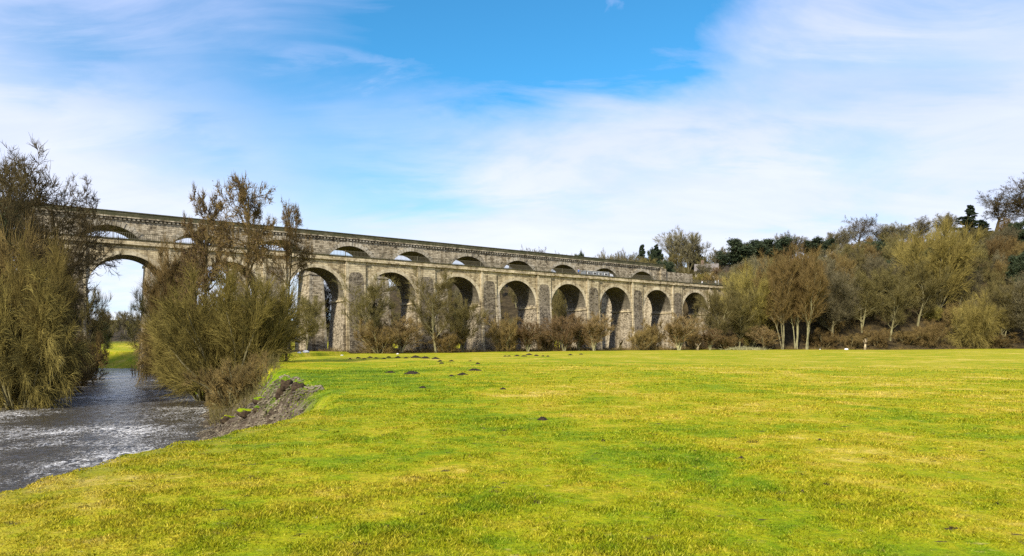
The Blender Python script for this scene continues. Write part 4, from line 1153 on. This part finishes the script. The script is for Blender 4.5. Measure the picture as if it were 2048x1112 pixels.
# ------------------------------------------------------------------ houses
roofm = masonry('slate_roof', (.26, .23, .20), (.19, .165, .145), (.12, .10, .09), (.1, .09, .08), .5, .25, 0, .3)
wallm = plain('cream_render', (.36, .31, .23), .9, .12); brk = masonry('chimney_brick', (.30, .17, .11), (.24, .13, .09), (.14, .08, .06), (.3, .27, .23), .23, .08)
def house(px, py_base, Y, w, dpt, hw, hr, rz, label, chim, wins):
    x, y = at(px, Y); zb = CAMZ+(HY-py_base)*Y/F
    r = thing('house', label, 'house', (x, y, zb), rz)
    w2, d2 = w/2, dpt/2
    wl_ = MB().box(-w2, w2, -d2, d2, -6, hw)
    wl_.add([(-w2, -d2, hw), (-w2, d2, hw), (-w2, 0, hw+hr)], [(0, 2, 1)]); wl_.add([(w2, -d2, hw), (w2, d2, hw), (w2, 0, hw+hr)], [(0, 1, 2)])
    wl = wl_.build('wall', wallm, r)
    o = .4; k = hr/d2; rf = MB()
    for sg in (-1, 1):
        a = [(-w2-o, sg*(d2+o), hw-k*o), (w2+o, sg*(d2+o), hw-k*o), (w2+o, 0, hw+hr), (-w2-o, 0, hw+hr)]
        b = [(p[0], p[1], p[2]+.16) for p in a]
        rf.add(a+b, [(0, 1, 2, 3), (4, 7, 6, 5), (0, 4, 5, 1), (1, 5, 6, 2), (3, 2, 6, 7), (0, 3, 7, 4)])
    ro = rf.build('roof', roofm, r)
    for cx_ in chim:
        c = MB().box(cx_-.55, cx_+.55, -.4, .4, hw+hr-.9, hw+hr+1.5).build('chimney', brk, ro)
        MB().tube([(cx_-.2, 0, hw+hr+1.5), (cx_-.2, 0, hw+hr+1.95)], .13).build('pot', brk, c) if False else None
    for (xx, zz) in wins:
        f = MB().box(xx-.6, xx+.6, -d2-.06, -d2+.05, zz, zz+1.25).build('window', wht, r)
        MB().box(xx-.5, xx-.04, -d2-.075, -d2-.05, zz+.1, zz+1.15).box(xx+.04, xx+.5, -d2-.075, -d2-.05, zz+.1, zz+1.15).build('pane', glass, f)
    return r
house(1413, 560, 262, 8.5, 6.5, 3.4, 2.9, R(-18), 'pale cottage with one chimney half hidden by trees right of the fan-shaped tree', [-1.5], [(-2.6, 1.2), (0, 1.2), (2.6, 1.2)])
house(2040, 506, 278, 10, 7, 4.8, 2.6, R(-15), 'pale house with white windows high in the wood at the right edge', [2.5], [(-3.5, 2.9), (-.8, 2.9), (2.6, 2.9)])

# ------------------------------------------------------------------ small things at the field edge
dead = bark('dead_wood', (.16, .12, .07), (.46, .37, .22))
def stump(px, Y, h, seed, label, dark=False):
    x, y = at(px, Y); r_ = random.Random(seed); r = thing('tree_stump', label, 'stump', (x, y, h1(x, y)-.1), 0)
    mm = B_dark if dark else dead
    MB().tube([(0, 0, 0), (.05, 0, h*.4), (.15, .05, h*.75)], [.42, .3, .2], 10).build('trunk', mm, r, True)
    for k in range(4):
        a = r_.uniform(0, 6.28); q = r_.uniform(.5, 1.0)*h
        MB().tube([(.1, 0, h*.55), (.1+math.cos(a)*.5, math.sin(a)*.5, h*.6+q*.35), (.1+math.cos(a)*.8, math.sin(a)*.8, h*.6+q*.6)], [.15, .10, .05], 7).build('limb', mm, r, True)
stump(1730, 194, 3.0, 1, 'broken pale stump with jagged limbs at the foot of the wood')
stump(1240, 166, 2.6, 2, 'dark splintered stump in front of the ninth arch', True)
stump(1395, 176, 1.8, 3, 'short pale leaning stump right of the last arch')
def rock(px, Y, s, seed, label, m_=None, name='boulder', cat='stone'):
    x, y = at(px, Y); V = []; Fs = []; nu, nv = 16, 9
    for j in range(nv+1):
        ph = math.pi*j/nv-math.pi/2
        for i in range(nu):
            a = 2*math.pi*i/nu; p = (math.cos(ph)*math.cos(a), math.cos(ph)*math.sin(a), math.sin(ph))
            k = s*(1+.5*float(fbm(seed+p[0]+p[2], p[1]*1.2-p[2], 3, seed))); V.append((p[0]*k*1.3, p[1]*k, p[2]*k*.7))
    for j in range(nv):
        for i in range(nu): Fs.append((j*nu+i, j*nu+(i+1) % nu, (j+1)*nu+(i+1) % nu, (j+1)*nu+i))
    me = bpy.data.meshes.new(name); me.from_pydata(V, [], Fs); me.update()
    o = obj(name, me, m_ or stone_w, None, True); o.location = (x, y, h1(x, y)+s*.3); tag(o, label, cat)
stone_w = plain('pale_stone', (.62, .60, .55), .9, .2)
rock(1693, 176, .45, 3, 'white bag or stone lying at the foot of the wood right of centre', wht, 'white_sack', 'sack')
rock(612, 101, .38, 5, 'larger pale stone on the bare patch left of the third arch pier')
rock(598, 99, .22, 6, 'small pale stone left of the larger one on the bare patch')
rock(684, 105, .16, 7, 'small white stone before the third arch right pier')
rock(795, 118, .18, 8, 'small white stone below the fourth arch')
rock(1640, 188, .2, 9, 'small pale stone under the slender trees')
def brush(px, Y, w, h, n, label, m_, name='brush_pile', cat='brush pile', seed=4):
    rng = np.random.default_rng(seed); x, y = at(px, Y); z = h1(x, y)
    b = np.stack([rng.normal(0, w/3, n), rng.normal(0, w/6, n), np.abs(rng.normal(0, h/2.2, n))*.8], -1)
    d = rng.normal(0, 1, (n, 3)); d[:, 2] *= .35; d /= np.linalg.norm(d, axis=1, keepdims=True)
    V, Fq = [], []
    prisms(b-d*.5, b+d*rng.uniform(.3, .9, (n, 1)), np.full(n, .035), np.full(n, .015), 4, V, Fq)
    o = obj(name, new_mesh(name, np.concatenate(V), Fq), m_); o.location = (x, y, z); tag(o, label, cat)
brush(1488, 178, 8, 1.0, 420, 'heap of pale cut branches at the field edge right of the aqueduct', B_pale)
# driftwood lodged against the river pier
def driftwood():
    x, y = at(284, 114); r = thing('driftwood', 'dark upright timbers and drift lodged against the pier in the river', 'driftwood', (x, y, WATER), .5)
    rg = random.Random(4)
    for k in range(7):
        MB().tube([(k*.42-1.4, rg.uniform(-.2, .2), -.4), (k*.42-1.4+rg.uniform(-.2, .2), 0, rg.uniform(1.2, 2.6))], [.10, .07], 7).build('stake', B_dark, r)
    MB().tube([(-1.8, -.25, .9), (2.0, -.2, 1.1)], .09, 7).build('rail', B_dark, r)
driftwood()

# ------------------------------------------------------------------ sky, sun, camera
SUN_EL, SUN_AZ = R(34), R(208)      # azimuth clockwise from the viewing direction (+Y)
def sky():
    w = bpy.data.worlds.new('World'); S.world = w; w.use_nodes = True
    t = NT(w.node_tree)
    sk = t.n('ShaderNodeTexSky'); sk.sky_type = 'NISHITA'; sk.sun_disc = False
    sk.sun_elevation = SUN_EL; sk.sun_rotation = SUN_AZ; sk.air_density = 1.0; sk.dust_density = .6; sk.ozone_density = 2.0
    d = t.n('ShaderNodeTexCoord').outputs['Generated']
    s = t.n('ShaderNodeSeparateXYZ', {0: d})
    az = t.m('ARCTAN2', s.outputs[0], s.outputs[1]); el = t.m('ARCSINE', s.outputs[2])
    # layered cloud field: streets stretched along the horizon
    zc = t.m('ADD', t.m('ABSOLUTE', s.outputs[2]), .22)
    pl = t.n('ShaderNodeCombineXYZ', {0: t.m('DIVIDE', s.outputs[0], zc), 1: t.m('DIVIDE', s.outputs[1], zc), 2: 0.})
    n1 = t.noise(t.mapping(pl, (.8, 1.1, 1), rot=(0, 0, .5)), 1.3, 8, .56, .5)
    n2 = t.noise(t.mapping(pl, (1.2, 3.0, 1), rot=(0, 0, .65)), 1.6, 8, .6, .7)
    n3 = t.noise(pl, 6., 6, .6, .3)
    dx = t.m('MULTIPLY', t.m('SUBTRACT', n1, .5), .55); dy = t.m('MULTIPLY', t.m('SUBTRACT', n2, .5), .22)
    azd = t.m('ADD', az, dx); eld = t.m('ADD', el, dy)
    def blob(px, py, sx, sy, amp, rot=0.):
        a = math.atan((px-CX)/F); e = math.atan((HY-py)/F*math.cos(a))
        u = t.m('SUBTRACT', azd, a); v = t.m('SUBTRACT', eld, e)
        c_, s_ = math.cos(rot), math.sin(rot)
        uu = t.m('MULTIPLY', t.m('ADD', t.m('MULTIPLY', u, c_), t.m('MULTIPLY', v, s_)), F/sx)
        vv = t.m('MULTIPLY', t.m('SUBTRACT', t.m('MULTIPLY', v, c_), t.m('MULTIPLY', u, s_)), F/sy)
        q = t.m('ADD', t.m('MULTIPLY', uu, uu), t.m('MULTIPLY', vv, vv))
        return t.m('MULTIPLY', t.m('EXPONENT', t.m('MULTIPLY', q, -1.)), amp)
    blue = blob(800, 40, 380, 170, .95)
    for b in ((1180, 90, 330, 100, .8), (1350, 10, 230, 70, .7), (660, 320, 260, 120, .38), (860, 400, 260, 60, .28), (1720, 110, 260, 60, .30), (1500, 330, 320, 50, .16), (60, 50, 220, 80, .35), (190, 130, 120, 50, .35), (560, 200, 130, 90, .22), (1900, 20, 200, 60, .12), (330, 300, 70, 50, .2), (1185, 25, 85, 34, -1.0), (420, 120, 120, 90, .18), (700, 128, 110, 18, -.25), (540, 120, 60, 20, -.2)):
        blue = t.m('ADD', blue, blob(*b))
    cl = t.m('SUBTRACT', 1.0, blue)
    cl = t.m('ADD', cl, t.m('MULTIPLY', t.m('SUBTRACT', n1, .5), 1.15))
    cl = t.m('ADD', cl, t.m('MULTIPLY', t.m('SUBTRACT', n2, .5), .65))
    cl = t.m('ADD', cl, t.m('MULTIPLY', t.m('SUBTRACT', n3, .5), .18))
    mask = t.m('MULTIPLY', cl, 1., clamp=True)
    mask = t.m('SMOOTH_MIN', mask, .97, .1)
    deep = t.mix(1., sk.outputs[0], (SKT[0], SKT[1], SKT[2]), 'MULTIPLY')
    # cloud brightness: lit tops, thicker violet-grey bases
    lum = t.m('ADD', t.m('MULTIPLY', n1, .6), t.m('MULTIPLY', n2, .5))
    lowf = t.m('SUBTRACT', 1.0, t.m('MULTIPLY', el, 1.9), clamp=True)
    cc = t.ramp(t.m('ADD', t.m('MULTIPLY', lum, .55), t.m('MULTIPLY', lowf, .45)), [(.30, CL0), (.52, CL1), (.78, CL2)])
    cc = t.mix(1., cc, (CLK, CLK, CLK), 'MULTIPLY')
    col = t.mix(mask, deep, cc)
    bg = t.n('ShaderNodeBackground', {'Color': col, 'Strength': SKS})
    o = t.n('ShaderNodeOutputWorld'); t.nt.links.new(bg.outputs[0], o.inputs[0])
SKS = .13
SKT = (.19, .56, .69)
CL0, CL1, CL2, CLK = (.46, .58, .98), (.70, .77, 1.0), (.92, .94, 1.0), 3.55
sky()
ld = bpy.data.lights.new('sun', 'SUN'); ld.energy = 2.9; ld.angle = R(4); ld.color = (1, .93, .80)
lo = bpy.data.objects.new('sun', ld); COL.objects.link(lo)
lo.rotation_euler = (R(90)-SUN_EL, 0, -SUN_AZ+math.pi)
lo.location = (0, 0, 60)

cd = bpy.data.cameras.new('camera'); cam = bpy.data.objects.new('camera', cd); COL.objects.link(cam)
cd.sensor_width = 36; cd.lens = F/2048*36; cd.shift_y = 130/2048; cd.clip_start = .1; cd.clip_end = 8000
cam.location = (0, 0, CAMZ); cam.rotation_euler = (R(90), 0, 0)
S.camera = cam
S.view_settings.view_transform = 'Standard'; S.view_settings.look = 'None'; S.view_settings.gamma = 1
S.view_settings.exposure = 1.3
S.cycles.use_denoising = False
S.cycles.sample_clamp_indirect = 1.5; S.cycles.sample_clamp_direct = 5.0; S.cycles.caustics_reflective = False; S.cycles.caustics_refractive = False
S.cycles.max_bounces = 6; S.cycles.diffuse_bounces = 3; S.cycles.volume_bounces = 1
